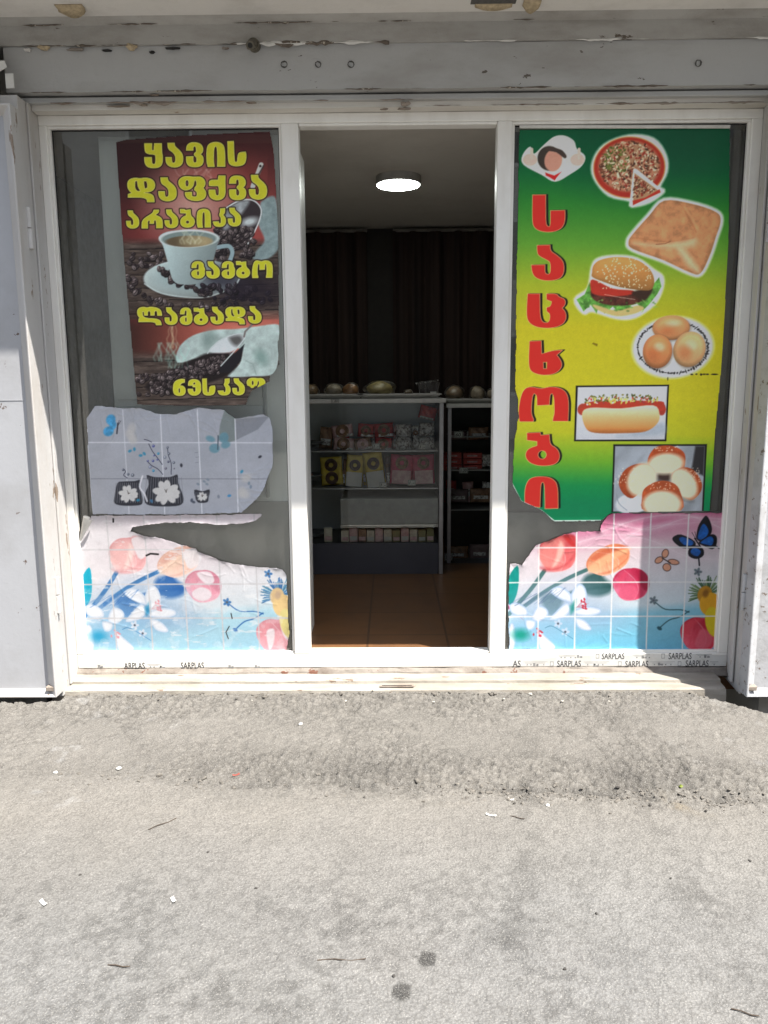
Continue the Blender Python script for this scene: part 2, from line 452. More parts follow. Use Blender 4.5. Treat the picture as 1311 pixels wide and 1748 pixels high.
# beam: lower face, upper band, a dark joint under it and the lintel strip
def wavy_bar(y0, y1, z0, z1, x0, x1, zamp, seed, n=260):
    bm = bmesh.new()
    xs = np.linspace(x0, x1, n)
    lo = z0 + zamp*(fbm(xs, xs*0, 6, 4, seed)-0.5)
    hi = z1 + zamp*(fbm(xs, xs*0, 5, 4, seed+5)-0.5)
    rows = []
    for x, a, b in zip(xs, lo, hi):
        rows.append([bm.verts.new(p) for p in ((x, y0, a), (x, y0, b), (x, y1, b), (x, y1, a))])
    for r0, r1 in zip(rows[:-1], rows[1:]):
        for k in range(4):
            bm.faces.new((r0[k], r0[(k+1) % 4], r1[(k+1) % 4], r1[k]))
    bm.faces.new(rows[0]); bm.faces.new(rows[-1][::-1])
    return bm
obj('beam', wavy_bar(-0.120, 0.0, 2.692, 2.868, -1.62, 5.0, 0.004, 3), MT['beam'], bld)
obj('upper_beam', wavy_bar(-0.132, 0.0, 2.869, SOF-0.001, -5.0, 5.0, 0.012, 9), MT['beam2'], bld)
obj('lintel', nbox(-1.60, 1.70, -0.085, 0.0, 2.662, 2.684), MT['beam'], bld, bevel=0.003)
# the upper storey juts out over the shop front; its underside is the plastered soffit
obj('upper_storey', nbox(-6, 6, -0.660, 0.30, SOF, 9.0), MT['soffit'], bld)
# plaster fillet where soffit meets beam
bm = bmesh.new(); prism(bm, [(-0.132, SOF), (-0.165, SOF), (-0.132, SOF-0.022)], 0, -5, 5); obj('plaster_fillet', bm, MT['beam2'], bld)
# peeled paint and foam along the joints
def flake(u, v, Y, w, h, m, seed, hang=0.02, parent=None):
    r = random.Random(seed)
    c = at(u, v, Y=Y)
    bm = bmesh.new()
    n = 12
    top = []; bot = []
    pts = []
    for i in range(n):
        t = 2*math.pi*i/n
        k = r.uniform(0.6, 1.1)
        pts.append((c[0]+w/2*k*math.cos(t), c[2]+h/2*k*math.sin(t)))
    A = [bm.verts.new((x, Y-hang*r.uniform(0.3, 1.0), z)) for x, z in pts]
    B = [bm.verts.new((x*0.9+c[0]*0.1, Y+0.002, z)) for x, z in pts]
    cc = bm.verts.new((c[0], Y-hang*1.3, c[2]))
    for i in range(n):
        bm.faces.new((A[i], A[(i+1) % n], cc)); bm.faces.new((A[i], B[i], B[(i+1) % n], A[(i+1) % n]))
    return obj('peeling_flake', bm, m, parent or bld)
for i, (u, v, Y, w, h, m) in enumerate(((75,82,-.125,.055,.022,'foam'),(48,86,-.125,.03,.016,'soffit'),(225,81,-.125,.05,.030,'foam'),(130,85,-.125,.09,.012,'mortar'),
        (185,87,-.12,.05,.010,'black'),(260,90,-.12,.03,.010,'black'),(295,83,-.125,.07,.009,'black'),(385,83,-.125,.04,.010,'mortar'),
        (265,163,-.085,.04,.006,'rust'),(205,182,-.06,.11,.007,'rust'),(245,180,-.06,.04,.010,'rust'),(692,178,-.088,.055,.020,'rust'),(690,186,-.06,.07,.012,'rust'),(655,187,-.06,.05,.007,'rust'),(430,176,-.086,.05,.006,'rust'))):
    flake(u, v, Y, w, h, MT[m], i, 0.012)
# peeling plaster hanging from the soffit
def soffit_flap(u, v, w, d, m, seed, drop=0.03):
    c = at(u, v, Z=SOF)
    bm = bmesh.new(); r = random.Random(seed); n = 9; rows = []
    for i in range(n):
        x = c[0]-w/2+w*i/(n-1)
        k = math.sin(math.pi*(0.1+0.8*i/(n-1)))
        rows.append([bm.verts.new((x, c[1]-d*0.5, SOF-0.001)), bm.verts.new((x, c[1], SOF-drop*0.35*k)), bm.verts.new((x+r.uniform(-.003,.003), c[1]+d*0.5*k, SOF-drop*k))])
    for a, b in zip(rows[:-1], rows[1:]):
        for k in range(2): bm.faces.new((a[k], a[k+1], b[k+1], b[k]))
    o = obj('plaster_flap', bm, m, bld, smooth=True)
    s = o.modifiers.new('s', 'SOLIDIFY'); s.thickness = 0.003
soffit_flap(122, 14, .11, .07, MT['foam'], 1, 0.02)
soffit_flap(842, 9, .15, .035, MT['foam'], 2, 0.012)
soffit_flap(908, 3, .07, .06, MT['foam'], 3, 0.03)
bm = nbox(*(at(842,4,Z=SOF)[0]+np.array([-.09,.09])), *(at(842,2,Z=SOF)[1]+np.array([-.08,.02])), SOF-0.002, SOF+0.001); obj('bare_patch', bm, MT['dim_ring'], bld)
# ragged lines where the paint has come away along the joints
def ragged(name, x0, x1, z, y, h, m, seed, keep=.5):
    bm = bmesh.new(); n = int((x1-x0)/.006); prev = None
    for i in range(n+1):
        x = x0+(x1-x0)*i/n
        k = max(0.0, float(fbm(x, 0, 7, 4, seed))-keep)/(1-keep)*2.2
        a = z-h*k*(.4+.6*float(vnoise(x, 0, 60, seed+2))); b_ = z+h*.7*k*float(vnoise(x, 3, 50, seed+3))
        cur = (bm.verts.new((x, y, a)), bm.verts.new((x, y-.003*min(1, k*3), (a+b_)/2)), bm.verts.new((x, y, b_+1e-5)))
        if prev and k > 0:
            bm.faces.new((prev[0], cur[0], cur[1], prev[1])); bm.faces.new((prev[1], cur[1], cur[2], prev[2]))
        prev = cur
    return obj(name, bm, m, bld)
ragged('flaking_edge', -1.60, 0.0, 2.868, -.1335, .014, MT['rust_line'], 5, .44)
ragged('flaking_edge', -0.9, 2.2, 2.869, -.1337, .011, MT['white_roll'], 15, .48)
ragged('flaking_edge', -1.60, 2.2, 2.692, -.1215, .007, MT['rust_line'], 25, .48)
ragged('flaking_edge', -1.45, 0.10, 2.661, -.0862, .014, MT['rust'], 35, .44)
ragged('flaking_edge', 0.02, 1.60, 2.645, -.0592, .007, MT['rust'], 45, .44)
ragged('flaking_edge', -1.62, 2.2, 2.945, -.1390, .008, MT['rust_line'], 55, .50)
# filled bolt holes and the old anchor on the beam
for u, v, rr in ((485,110,.014),(543,110,.013),(599,110,.014),(1192,108,.014)):
    c = at(u, v, Y=-.122); bm = bmesh.new()
    n = 20
    for i in range(n):
        t0, t1 = 2*math.pi*i/n, 2*math.pi*(i+1)/n
        k = 0.74+.14*math.sin(i*.7+u)
        f = [(c[0]+r_*math.cos(t), -.1225-dy, c[2]+r_*math.sin(t)) for r_, t, dy in ((rr, t0, 0), (rr, t1, 0), (rr*k, t1, .001), (rr*k, t0, .001))]
        bm.faces.new([bm.verts.new(p) for p in f])
    o = obj('bolt_hole', bm, MT['dim_ring'], bld); s = o.modifiers.new('s', 'SOLIDIFY'); s.thickness = 0.002
c = at(434, 84, Y=-.14); bm = bmesh.new()
cyl(bm, (c[0], -.118, c[2]+.02), (c[0]-.003, -.150, c[2]+.017), .026, .024, 18)
cyl(bm, (c[0]-.003, -.150, c[2]+.017), (c[0]-.004, -.200, c[2]-.008), .017, .019, 16)
cyl(bm, (c[0]-.004, -.200, c[2]-.008), (c[0]-.004, -.216, c[2]-.016), .021, .019, 6)
an = obj('pipe_stub', bm, plain('old_pipe', (.14, .125, .095), .6, .3, var=.5, scale=60), bld, bevel=0.002)
bm = bmesh.new(); cyl(bm, (c[0]-.004, -.2155, c[2]-.0157), (c[0]-.004, -.2185, c[2]-.0172), .010, .010, 12); obj('bore', bm, MT['black'], an)
# reveals (jambs)
JL, JR = -1.548, 1.630
bm = bmesh.new(); prism(bm, [(-1.64, -.188), (-1.546, -.188), (JL, 0.0), (JL, 0.08), (-1.64, 0.08)], 2, 0.03, 2.66); obj('reveal', bm, MT['jamb'], bld, bevel=0.003)
bm = bmesh.new(); prism(bm, [(1.72, -.188), (1.612, -.188), (JR, 0.0), (JR, 0.08), (1.72, 0.08)], 2, 0.03, 2.66); obj('reveal', bm, MT['jamb'], bld, bevel=0.003)
# angle strips on the reveals (the painted iron the shutters hang on)
for x0, x1 in ((-1.546, -1.536), (1.602, 1.613)):
    obj('door_stop', nbox(x0, x1, -0.115, -0.085, 0.06, 2.655), MT['jamb'], bld, bevel=0.003)
# header of old painted timber over the glazed frame
obj('head_board', wavy_bar(-0.058, 0.0, 2.640, 2.664, JL+.003, JR-.003, 0.004, 31, 120), MT['pvc_head'], bld)
# sill: mortar bed, stepped board, rusty guide slot
def rough_slab(name, x0, x1, prof, m, amp, seed, nx=240):
    bm = bmesh.new(); xs = np.linspace(x0, x1, nx); rows = []
    for i, x in enumerate(xs):
        row = []
        for k, (y, z) in enumerate(prof):
            dy = amp*(float(fbm(x, k*3.1, 9, 4, seed))-0.5); dz = amp*(float(fbm(x, k*5.7, 8, 4, seed+3))-0.5)
            row.append(bm.verts.new((x, y+dy, z+0.7*dz)))
        rows.append(row)
    for a, b in zip(rows[:-1], rows[1:]):
        for k in range(len(prof)-1): bm.faces.new((a[k], a[k+1], b[k+1], b[k]))
    for e in (rows[0], rows[-1]): bm.faces.new(e)
    for k in range(nx-1): bm.faces.new((rows[k][0], rows[k][-1], rows[k+1][-1], rows[k+1][0]))
    return obj(name, bm, m, bld)
rough_slab('mortar_bed', JL, JR, [(.05, .0955), (.002, .095), (-.008, .090), (-.018, .080), (-.030, .060)], MT['mortar'], 0.020, 2, 420)
rough_slab('sill', JL-.06, JR-.07, [(.0, .074), (-.030, .073), (-.092, .070), (-.099, .066), (-.101, .054), (-.152, .050), (-.165, .045), (-.168, .02), (-.168, -.05)], MT['sill'], 0.008, 4, 420)
obj('guide_slot', nbox(-.06, .10, -.150, -.128, .054, .0585), MT['rust'], bld)
obj('slot_gap', nbox(-.05, .09, -.143, -.135, .058, .0592), MT['black'], bld)
# brown post and torn paper at the far left
ps = at(8, 140, Y=-.16)
bm = nbox(-1.95, -1.625, -.20, -.161, 2.60, 2.868); obj('brown_board', bm, plain('brown_board', (.06, .045, .04), .7, var=.4), bld)
pt = empty('paper_tag', tuple(at(17, 137, Y=-.20)), 'small white paper tag stuck to the brown board above the left shutter', 'paper tag')
a = at(9, 126, Y=-.203); b = at(25, 151, Y=-.203)
bm = nbox(a[0]-pt.location.x, b[0]-pt.location.x, -.006, -.003, b[2]-pt.location.z, a[2]-pt.location.z)
obj('slip', bm, MT['white_roll'], pt)
a = at(0, 104, Y=-.205); b = at(13, 124, Y=-.205)
bm = bmesh.new(); prism(bm, [(a[0]-pt.location.x-.01, b[2]-pt.location.z), (b[0]-pt.location.x, b[2]-pt.location.z+.02), (b[0]-pt.location.x-.008, a[2]-pt.location.z), (a[0]-pt.location.x-.01, a[2]-pt.location.z)], 1, -.008, -.0065)
obj('torn_slip', bm, MT['white_roll'], pt)

# ---- steel shutters folded open against the wall
def shutter(s, ridge, far, label, mat, zb, zt):
    """s=-1 left leaf, +1 right leaf; ridge: x of the free front edge next to the opening"""
    r = empty('metal_shutter', ((ridge+far)/2, -.23, zb), label, 'shutter')
    ox, oy, oz = r.location
    X = lambda d: ridge + s*d          # d metres away from the opening
    def P(d, y, z): return (X(d)-ox, y-oy, z-oz)
    W = abs(far-ridge)
    # frame: ridge, slanting inner flange, thickness
    bm = bmesh.new()
    yb, yf, yp = -.192, -.272, -.228
    fl = .052
    outer = [(0, zb), (W, zb), (W, zt), (0, zt)]
    inner = [(fl, zb+fl*.55), (W-fl, zb+fl*.55), (W-fl, zt-fl*.7), (fl, zt-fl*.7)]
    lip = [(.007, zb+.007), (W-.007, zb+.007), (W-.007, zt-.007), (.007, zt-.007)]
    VB = [bm.verts.new(P(d, yb, z)) for d, z in outer]
    VF = [bm.verts.new(P(d, yf, z)) for d, z in outer]
    VL = [bm.verts.new(P(d, yf, z)) for d, z in lip]
    VI = [bm.verts.new(P(d, yp, z)) for d, z in inner]
    for i in range(4):
        j = (i+1) % 4
        bm.faces.new((VB[i], VB[j], VF[j], VF[i])); bm.faces.new((VF[i], VF[j], VL[j], VL[i])); bm.faces.new((VL[i], VL[j], VI[j], VI[i]))
    obj('frame', bm, mat[1], r, bevel=0.003)
    # panel with slight dents
    bm = bmesh.new(); nx_, nz_ = 30, 80
    vs = [[None]*(nz_+1) for _ in range(nx_+1)]
    for i in range(nx_+1):
        for j in range(nz_+1):
            d = fl-.002+(W-2*fl+.004)*i/nx_; z = zb+fl*.55-.002+(zt-zb-fl*1.25+.004)*j/nz_
            vs[i][j] = bm.verts.new(P(d, yp-.001+.004*(float(fbm(d, z, 2.2, 3, 70+s))-.5), z))
    for i in range(nx_):
        for j in range(nz_): bm.faces.new((vs[i][j], vs[i+1][j], vs[i+1][j+1], vs[i][j+1]))
    obj('panel', bm, mat[0], r, smooth=True)
    # welded seam across the panel
    zs = 1.405
    bm = nbox(*sorted((P(fl+.01, 0, 0)[0], P(W-fl, 0, 0)[0])), -.2308-oy, -.2275-oy, zs-oz, zs+.0025-oz); obj('weld_seam', bm, mat[0], r)
    # hinges between leaf and reveal
    for z in (2.13, 0.52):
        bm = bmesh.new(); x = ridge - s*.002; y = -.186
        cyl(bm, (x-ox, y-oy, z-.085-oz), (x-ox, y-oy, z-.002-oz), .013, .013, 14); cyl(bm, (x-ox, y-oy, z+.002-oz), (x-ox, y-oy, z+.085-oz), .012, .012, 14)
        obj('hinge', bm, mat[1], r, smooth=False, bevel=0.002)
    bm = nbox(*sorted((P(.004, 0, 0)[0], P(.05, 0, 0)[0])), -.268-oy, -.224-oy, .028, .05); 
    obj('rusty_corner', bm, MT['rust'], r, bevel=.004)
    return r
shutter(-1, -1.540, -2.75, 'white steel shutter folded open beside the coffee window, scratched and half in shade', (MT['leaf'], MT['jamb']), .058, 2.60)
shutter(1, 1.605, 2.80, 'flaking white steel shutter folded open beside the green pastry window', (MT['leaf_rough'], MT['leaf_rough']), .050, 2.60)

# ---- block added across the street, unseen behind the viewer, to dull the windows' reflections
opp = empty('added_block', (0, -18, 0), 'plain dull block added unseen across the street, mirrored faintly in the shop windows', 'building')
obj('wall', nbox(-26, 26, -8, 0, -.5, 13), paint('pale_block_wall', (.55, .53, .49), (.3, .28, .25), .4, rough=.9, scale=.5), opp)
wd = plain('dim_window', (.05, .055, .06), .2, bump=0)
for j in range(4):
    for k in range(9):
        w_ = obj('window', nbox(-22+5*k, -20.2+5*k, .005, .06, 1.2+3*j, 2.9+3*j), MT['pvc'], opp)
        obj('window_pane', nbox(-21.9+5*k, -20.3+5*k, .061, .07, 1.3+3*j, 2.8+3*j), wd, w_)

# ---- white PVC shop front
fr = empty('shop_front_frame', (0.03, 0.03, 0.095), 'white plastic shop front frame with two glazed sides and an open doorway', 'shop front')
O = fr.location
def fbox(name, x0, x1, y0, y1, z0, z1, m='pvc', bev=.004):
    return obj(name, nbox(x0-O.x, x1-O.x, y0-O.y, y1-O.y, z0-O.z, z1-O.z), MT[m], fr, bevel=bev)
GT, GB = 2.587, 0.177
FB, FT = 0.096, 2.640
XL, XR, M1, M2 = -1.501, 1.571, (-.490, -.402), (.473, .550)
fbox('head_rail', JL, JR, 0.0, .07, GT+.012, FT)
fbox('bottom_rail', JL, JR, 0.0, .07, FB, GB-.012)
fbox('jamb_post', JL, XL-.012, 0.0, .07, GB-.012, GT+.012)
fbox('jamb_post', XR+.012, JR, 0.0, .07, GB-.012, GT+.012)
fbox('mullion', M1[0]+.012, M1[1], .0, .07, GB-.012, GT+.012)
fbox('mullion', M2[0], M2[1]-.012, .0, .07, GB-.012, GT+.012)
fbox('threshold', M1[1]+.001, M2[0]-.001, .004, .066, GB-.012, GB-.001)
fbox('door_head', M1[1]+.001, M2[0]-.001, .004, .066, GT, GT+.012)
for x0, x1 in ((XL, M1[0]), (M2[1], XR)):
    bm = bmesh.new()
    e = .012
    def gb(a, b, c, d): box(bm, a-O.x, b-O.x, .010-O.y, .030-O.y, c-O.z, d-O.z)
    gb(x0-e, x1+e, GB-e, GB); gb(x0-e, x1+e, GT, GT+e); gb(x0-e, x0, GB, GT); gb(x1, x1+e, GB, GT)
    obj('glazing_bead', bm, MT['pvc'], fr, bevel=.003)
    bm = nbox(x0-e-O.x, x1+e-O.x, .031-O.y, .035-O.y, GB-e-O.z, GT+e-O.z)
    obj('pane', bm, MT['glass'], fr)
    bm = bmesh.new()
    def gs(a, b, c, d): box(bm, a-O.x, b-O.x, .0302-O.y, .0308-O.y, c-O.z, d-O.z)
    gs(x0-.001, x0+.005, GB, GT); gs(x1-.005, x1+.001, GB, GT); gs(x0+.005, x1-.005, GT-.005, GT+.001)
    obj('rubber_seal', bm, MT['black'], fr)

# ---- print left on the frame's protective film
def text_mesh(body, x0, x1, z0, z1, y, name, mat, parent, shear=0.0):
    cu = bpy.data.curves.new('t', 'FONT'); cu.body = body; cu.size = 1; cu.resolution_u = 3; cu.shear = shear; cu.offset = 0.012
    to = bpy.data.objects.new('t', cu); COL.objects.link(to)
    bpy.context.view_layer.update()
    dg = bpy.context.evaluated_depsgraph_get()
    me = bpy.data.meshes.new_from_object(to.evaluated_get(dg))
    bpy.data.objects.remove(to)
    n = len(me.vertices); co = np.empty(n*3, np.float32); me.vertices.foreach_get('co', co); co = co.reshape(-1, 3)
    mn, mx = co.min(0), co.max(0)
    px, py, pz = parent.matrix_world.translation if False else parent.location
    out = np.empty_like(co)
    out[:, 0] = x0 + (co[:, 0]-mn[0])/(mx[0]-mn[0])*(x1-x0) - px
    out[:, 2] = z0 + (co[:, 1]-mn[1])/(mx[1]-mn[1])*(z1-z0) - pz
    out[:, 1] = y - py
    me.vertices.foreach_set('co', out.ravel()); me.update(); me.name = name
    return link(name, me, mat, parent)
MT['print'] = plain('film_print', (.05, .05, .055), .6, var=.5, scale=60, bump=0)
MT['faint'] = plain('faint_film_print', (.30, .30, .30), .6, var=.4, scale=60, bump=0)
def film_text(body, u0, u1, vc, h=11, m='print'):
    a = at(u0, vc+h/2, Y=-.0006); b = at(u1, vc-h/2, Y=-.0006)
    text_mesh(body, a[0], b[0], a[2], b[2], -.0007, 'film_lettering', MT[m], fr)
def film_bar(u0, u1, v0, v1, m='faint'):
    a = at(u0, v1, Y=-.0005); b = at(u1, v0, Y=-.0005)
    box(BARS, a[0]-O.x, b[0]-O.x, -.0007-O.y, .0001-O.y, a[2]-O.z, b[2]-O.z)
BARS = bmesh.new()
for b, u0, u1, v in (('AS', 875, 889, 1133), ('SARPLAS', 951, 992, 1133), ('SARPLAS', 1067, 1107, 1133.5), ('SARPLAS', 1170, 1210, 1132.5), ('SARPLAS', 1027, 1066, 1120), ('SARPLAS', 1141, 1181, 1120), ('ARPLAS', 212, 247, 1136.5), ('SARPLAS', 309, 348, 1136)):
    film_text(b, u0, u1, v)
for u, v in ((942, 1133), (1058, 1133), (1160, 1133), (1020, 1120), (1132, 1120)):
    film_bar(u-3, u+3, v-4, v-3); film_bar(u-3, u+3, v+3, v+4); film_bar(u-3, u-2, v-3, v+3); film_bar(u+2, u+3, v-3, v+3)
for u0, u1, v in ((893, 935, 1131), (996, 1040, 1131), (1110, 1152, 1131), (1212, 1226, 1131), (1188, 1215, 1118), (250, 275, 1135), (350, 356, 1136), (951, 985, 1119), (1080, 1110, 1119), (165, 180, 1136)):
    film_bar(u0, u1, v-1.6, v-.9); film_bar(u0+3, u1-4, v+.6, v+1.2)
    k = u0+6
    while k < u1-2:
        film_bar(k, k+2.2, v+2.4, v+4.5); k += RNG.uniform(5, 12)
for u, v in ((915,1135),(1018,1136),(1128,1134),(990,1121),(1100,1122),(278,1139),(172,1138),(1207,1121),(395,1138),(440,1138)):
    film_bar(u-5, u-1, v-3, v+2, 'print'); film_bar(u, u+4, v-1, v+2, 'print')
obj('film_marks', BARS, MT['faint'], fr)
# torn film: a faintly greyer skin over the right half of the bottom rail
bm = bmesh.new()
top = []; xs = np.linspace(at(868, 1130, Y=0)[0], JR-.004, 60)
for x in xs:
    u = (x-xs[0])/(xs[-1]-xs[0]); zt_ = GB-.020-.030*max(0, 0.35-u)/0.35 + .004*math.sin(31*u)
    top.append((bm.verts.new((x-O.x, -.0004-O.y, FB+.006-O.z)), bm.verts.new((x-O.x, -.0004-O.y, zt_-O.z))))
for a, b in zip(top[:-1], top[1:]): bm.faces.new((a[0], b[0], b[1], a[1]))
o = obj('protective_film', bm, paint('protective_film', (.62, .62, .60), (.4, .36, .3), .5, rough=.35, scale=9, bump=.1), fr)
# ================================================================== printed posters and films stuck on the glass
# Each sheet is a fine mesh on the window plane; its printing inks are vertex colours mixed by the
# drawing functions below (coordinates = survey of the facade).
def tear(out, amp, seed, skip=()):
    r = random.Random(seed); q = []
    n = len(out)
    for j in range(n):
        a, b = np.array(out[j], float), np.array(out[(j+1) % n], float)
        q.append(tuple(a)); L = np.hypot(*(b-a)); k = int(L/5)
        if j in skip: continue
        nrm = np.array([-(b-a)[1], (b-a)[0]])/max(L, 1e-6)
        w = 0
        for t in range(1, k):
            w = .6*w+r.uniform(-1, 1)*amp
            q.append(tuple(a+(b-a)*t/k+nrm*w))
    return q
class Sheet:
    def __init__(s, outline, Y, step, holes=(), dx=0.0, ripple=0.002, seed=1, base=(.8, .8, .8)):
        s.Y = Y
        W3 = [at(u, v, Y=Y) for u, v in outline]
        xs = [p[0] for p in W3]; zs = [p[2] for p in W3]
        s.gx = np.arange(min(xs), max(xs)+step, step); s.gz = np.arange(min(zs), max(zs)+step, step)
        X, Z = np.meshgrid(s.gx, s.gz); s.shape = X.shape
        s.X, s.Z = X.ravel(), Z.ravel()
        s.u, s.v = survey(s.X, np.full_like(s.X, Y), s.Z)
        s.inside = s._in(outline, s.u, s.v)
        for h in holes: s.inside &= ~s._in(h, s.u, s.v)
        s.U, s.V = s.u, s.v
        if dx:                                   # same artwork, printed again dx metres along the wall
            s.U, s.V = survey(s.X+dx, np.full_like(s.X, Y), s.Z)
        s.rgb = np.empty((s.X.size, 3)); s.rgb[:] = base
        s.id = np.zeros(s.X.size, np.int16); s.names = ['']
        s.cur = 0; s.seed = seed
        s.off = ripple*(fbm(s.X, s.Z, 6, 4, seed)-.2)
    @staticmethod
    def _in(poly, u, v):
        c = np.zeros(u.shape, bool); n = len(poly)
        for i in range(n):
            (x0, y0), (x1, y1) = poly[i], poly[(i+1) % n]
            if y0 == y1: continue
            k = ((y0 > v) != (y1 > v)) & (u < (x1-x0)*(v-y0)/(y1-y0)+x0)
            c ^= k
        return c
    def part(s, name):
        if name is None: s.cur = 0
        else: s.names.append(name); s.cur = len(s.names)-1
    def box(s, x0, y0, x1, y1):
        return np.nonzero((s.U >= x0) & (s.U <= x1) & (s.V >= y0) & (s.V <= y1))[0]
    def put(s, i, a, col, keep=False):
        col = np.asarray(col, float)/255.0
        if col.ndim == 1: col = np.broadcast_to(col, (len(i), 3))
        a = np.clip(a, 0, 1)[:, None]
        s.rgb[i] = s.rgb[i]*(1-a) + col*a
        if s.cur and not keep: s.id[i[a[:, 0] > .5]] = s.cur
    @staticmethod
    def spline(pts, k=6):
        P_ = np.array(pts, float); n = len(P_); out = []
        for i in range(n):
            a, b, c, d = P_[i-1], P_[i], P_[(i+1) % n], P_[(i+2) % n]
            for j in range(k):
                t = j/k
                out.append(.5*((2*b)+(c-a)*t+(2*a-5*b+4*c-d)*t*t+(3*b-a-3*c+d)*t**3))
        return np.array(out)
    def sdist(s, pts, i, closed=True):
        u, v = s.U[i], s.V[i]; d = np.full(u.shape, 1e9)
        n = len(pts)
        for j in range(n if closed else n-1):
            (x0, y0), (x1, y1) = pts[j], pts[(j+1) % n]
            dx, dy = x1-x0, y1-y0; L = dx*dx+dy*dy+1e-9
            t = np.clip(((u-x0)*dx+(v-y0)*dy)/L, 0, 1)
            d = np.minimum(d, (u-x0-t*dx)**2+(v-y0-t*dy)**2)
        d = np.sqrt(d)
        return np.where(s._in(pts, u, v), -d, d) if closed else d
    def poly(s, pts, col, aa=.7, grow=0, smooth=0, alpha=1.0, keep=False, holes=()):
        if smooth: pts = s.spline(pts, smooth)
        pts = np.asarray(pts, float); m = aa+abs(grow)+2
        i = s.box(pts[:, 0].min()-m, pts[:, 1].min()-m, pts[:, 0].max()+m, pts[:, 1].max()+m)
        if not len(i): return i, None
        sd = s.sdist(pts, i)
        for h in holes: sd = np.maximum(sd, -s.sdist(np.asarray(h, float), i))
        a = np.clip(.5-(sd-grow)/(2*aa), 0, 1)*alpha
        if callable(col): col = col(s.U[i], s.V[i], sd)
        s.put(i, a, col, keep)
        return i, sd
    def line(s, pts, w, col, aa=.6, alpha=1.0, keep=False, smooth=0):
        pts = np.asarray(pts, float)
        if smooth:
            q = []
            for j in range(len(pts)-1):
                a, b, c, d = pts[max(j-1, 0)], pts[j], pts[j+1], pts[min(j+2, len(pts)-1)]
                for k in range(smooth):
                    t = k/smooth; q.append(.5*((2*b)+(c-a)*t+(2*a-5*b+4*c-d)*t*t+(3*b-a-3*c+d)*t**3))
            q.append(pts[-1]); pts = np.array(q)
        m = w+aa+1
        i = s.box(pts[:, 0].min()-m, pts[:, 1].min()-m, pts[:, 0].max()+m, pts[:, 1].max()+m)
        if len(i): s.put(i, np.clip(.5-(s.sdist(pts, i, False)-w/2)/(2*aa), 0, 1)*alpha, col, keep)
    def ell(s, cx, cy, rx, ry, rot, col, aa=.6, alpha=1.0, keep=False, wob=0, seed=0):
        R = max(rx, ry)+aa+2
        i = s.box(cx-R, cy-R, cx+R, cy+R)
        if not len(i): return
        c, q = math.cos(math.radians(rot)), math.sin(math.radians(rot))
        x = (s.U[i]-cx)*c+(s.V[i]-cy)*q; y = -(s.U[i]-cx)*q+(s.V[i]-cy)*c
        k = np.sqrt((x/rx)**2+(y/ry)**2)
        if wob: k = k + wob*(vnoise(s.U[i], s.V[i], .3, seed)-.5)
        sd = (k-1)*min(rx, ry)
        if callable(col): col = col(s.U[i], s.V[i], sd, x/rx, y/ry)
        s.put(i, np.clip(.5-sd/(2*aa), 0, 1)*alpha, col, keep)
    def lift(s, outline, amp, reach, seed):
        i = np.nonzero(s.inside)[0]; d = np.full(len(i), 1e9); n = len(outline)
        for j in range(n):
            (x0, y0), (x1, y1) = outline[j], outline[(j+1) % n]
            dx, dy = x1-x0, y1-y0; t = np.clip(((s.u[i]-x0)*dx+(s.v[i]-y0)*dy)/(dx*dx+dy*dy+1e-9), 0, 1)
            d = np.minimum(d, np.hypot(s.u[i]-x0-t*dx, s.v[i]-y0-t*dy))
        s.off[i] += amp*np.exp(-d/reach)*np.clip(fbm(s.u[i], s.v[i], .035, 3, seed)*2.4-.75, 0, 1.2)
    def grain(s, amt, seed):
        s.rgb *= (1+amt*(vnoise(s.u, s.v, .9, seed)-.5)+amt*(fbm(s.u, s.v, .12, 4, seed+4)-.5))[:, None]
    def build(s, name, label, cat, mat, lum=1.0, flaps=True):
        col = lin(np.clip(s.rgb, 0, 1))*lum
        col = np.clip(col, .004, .88)
        ny, nx = s.shape
        a = (np.arange(ny-1)[:, None]*nx+np.arange(nx-1)[None]).ravel()
        quads = np.stack([a, a+1, a+nx+1, a+nx], -1)
        ok = s.inside[quads].all(1); quads = quads[ok]
        qi = s.id[quads[:, 0]]
        y = s.Y-.0015-s.off
        co = np.stack([s.X, y, s.Z], -1)
        root = None
        org = co[quads.ravel()].mean(0); org[2] = co[quads.ravel()][:, 2].min()
        for k, nm in enumerate(s.names):
            Q = quads[qi == k]
            if not len(Q): continue
            used, inv = np.unique(Q.ravel(), return_inverse=True)
            me = bpy.data.meshes.new(nm or name)
            me.vertices.add(len(used)); me.vertices.foreach_set('co', (co[used]-org).astype(np.float32).ravel())
            me.loops.add(Q.size); me.polygons.add(len(Q))
            me.loops.foreach_set('vertex_index', inv.astype(np.int32)); me.polygons.foreach_set('loop_start', np.arange(len(Q), dtype=np.int32)*4)
            me.polygons.foreach_set('use_smooth', np.ones(len(Q), bool)); me.update()
            ca = me.color_attributes.new('ink', 'FLOAT_COLOR', 'POINT')
            ca.data.foreach_set('color', np.concatenate([col[used], np.ones((len(used), 1))], 1).astype(np.float32).ravel())
            o = link(nm or name, me, mat, root)
            if root is None: root = o; o.location = org; tag(o, label, cat)
        return root

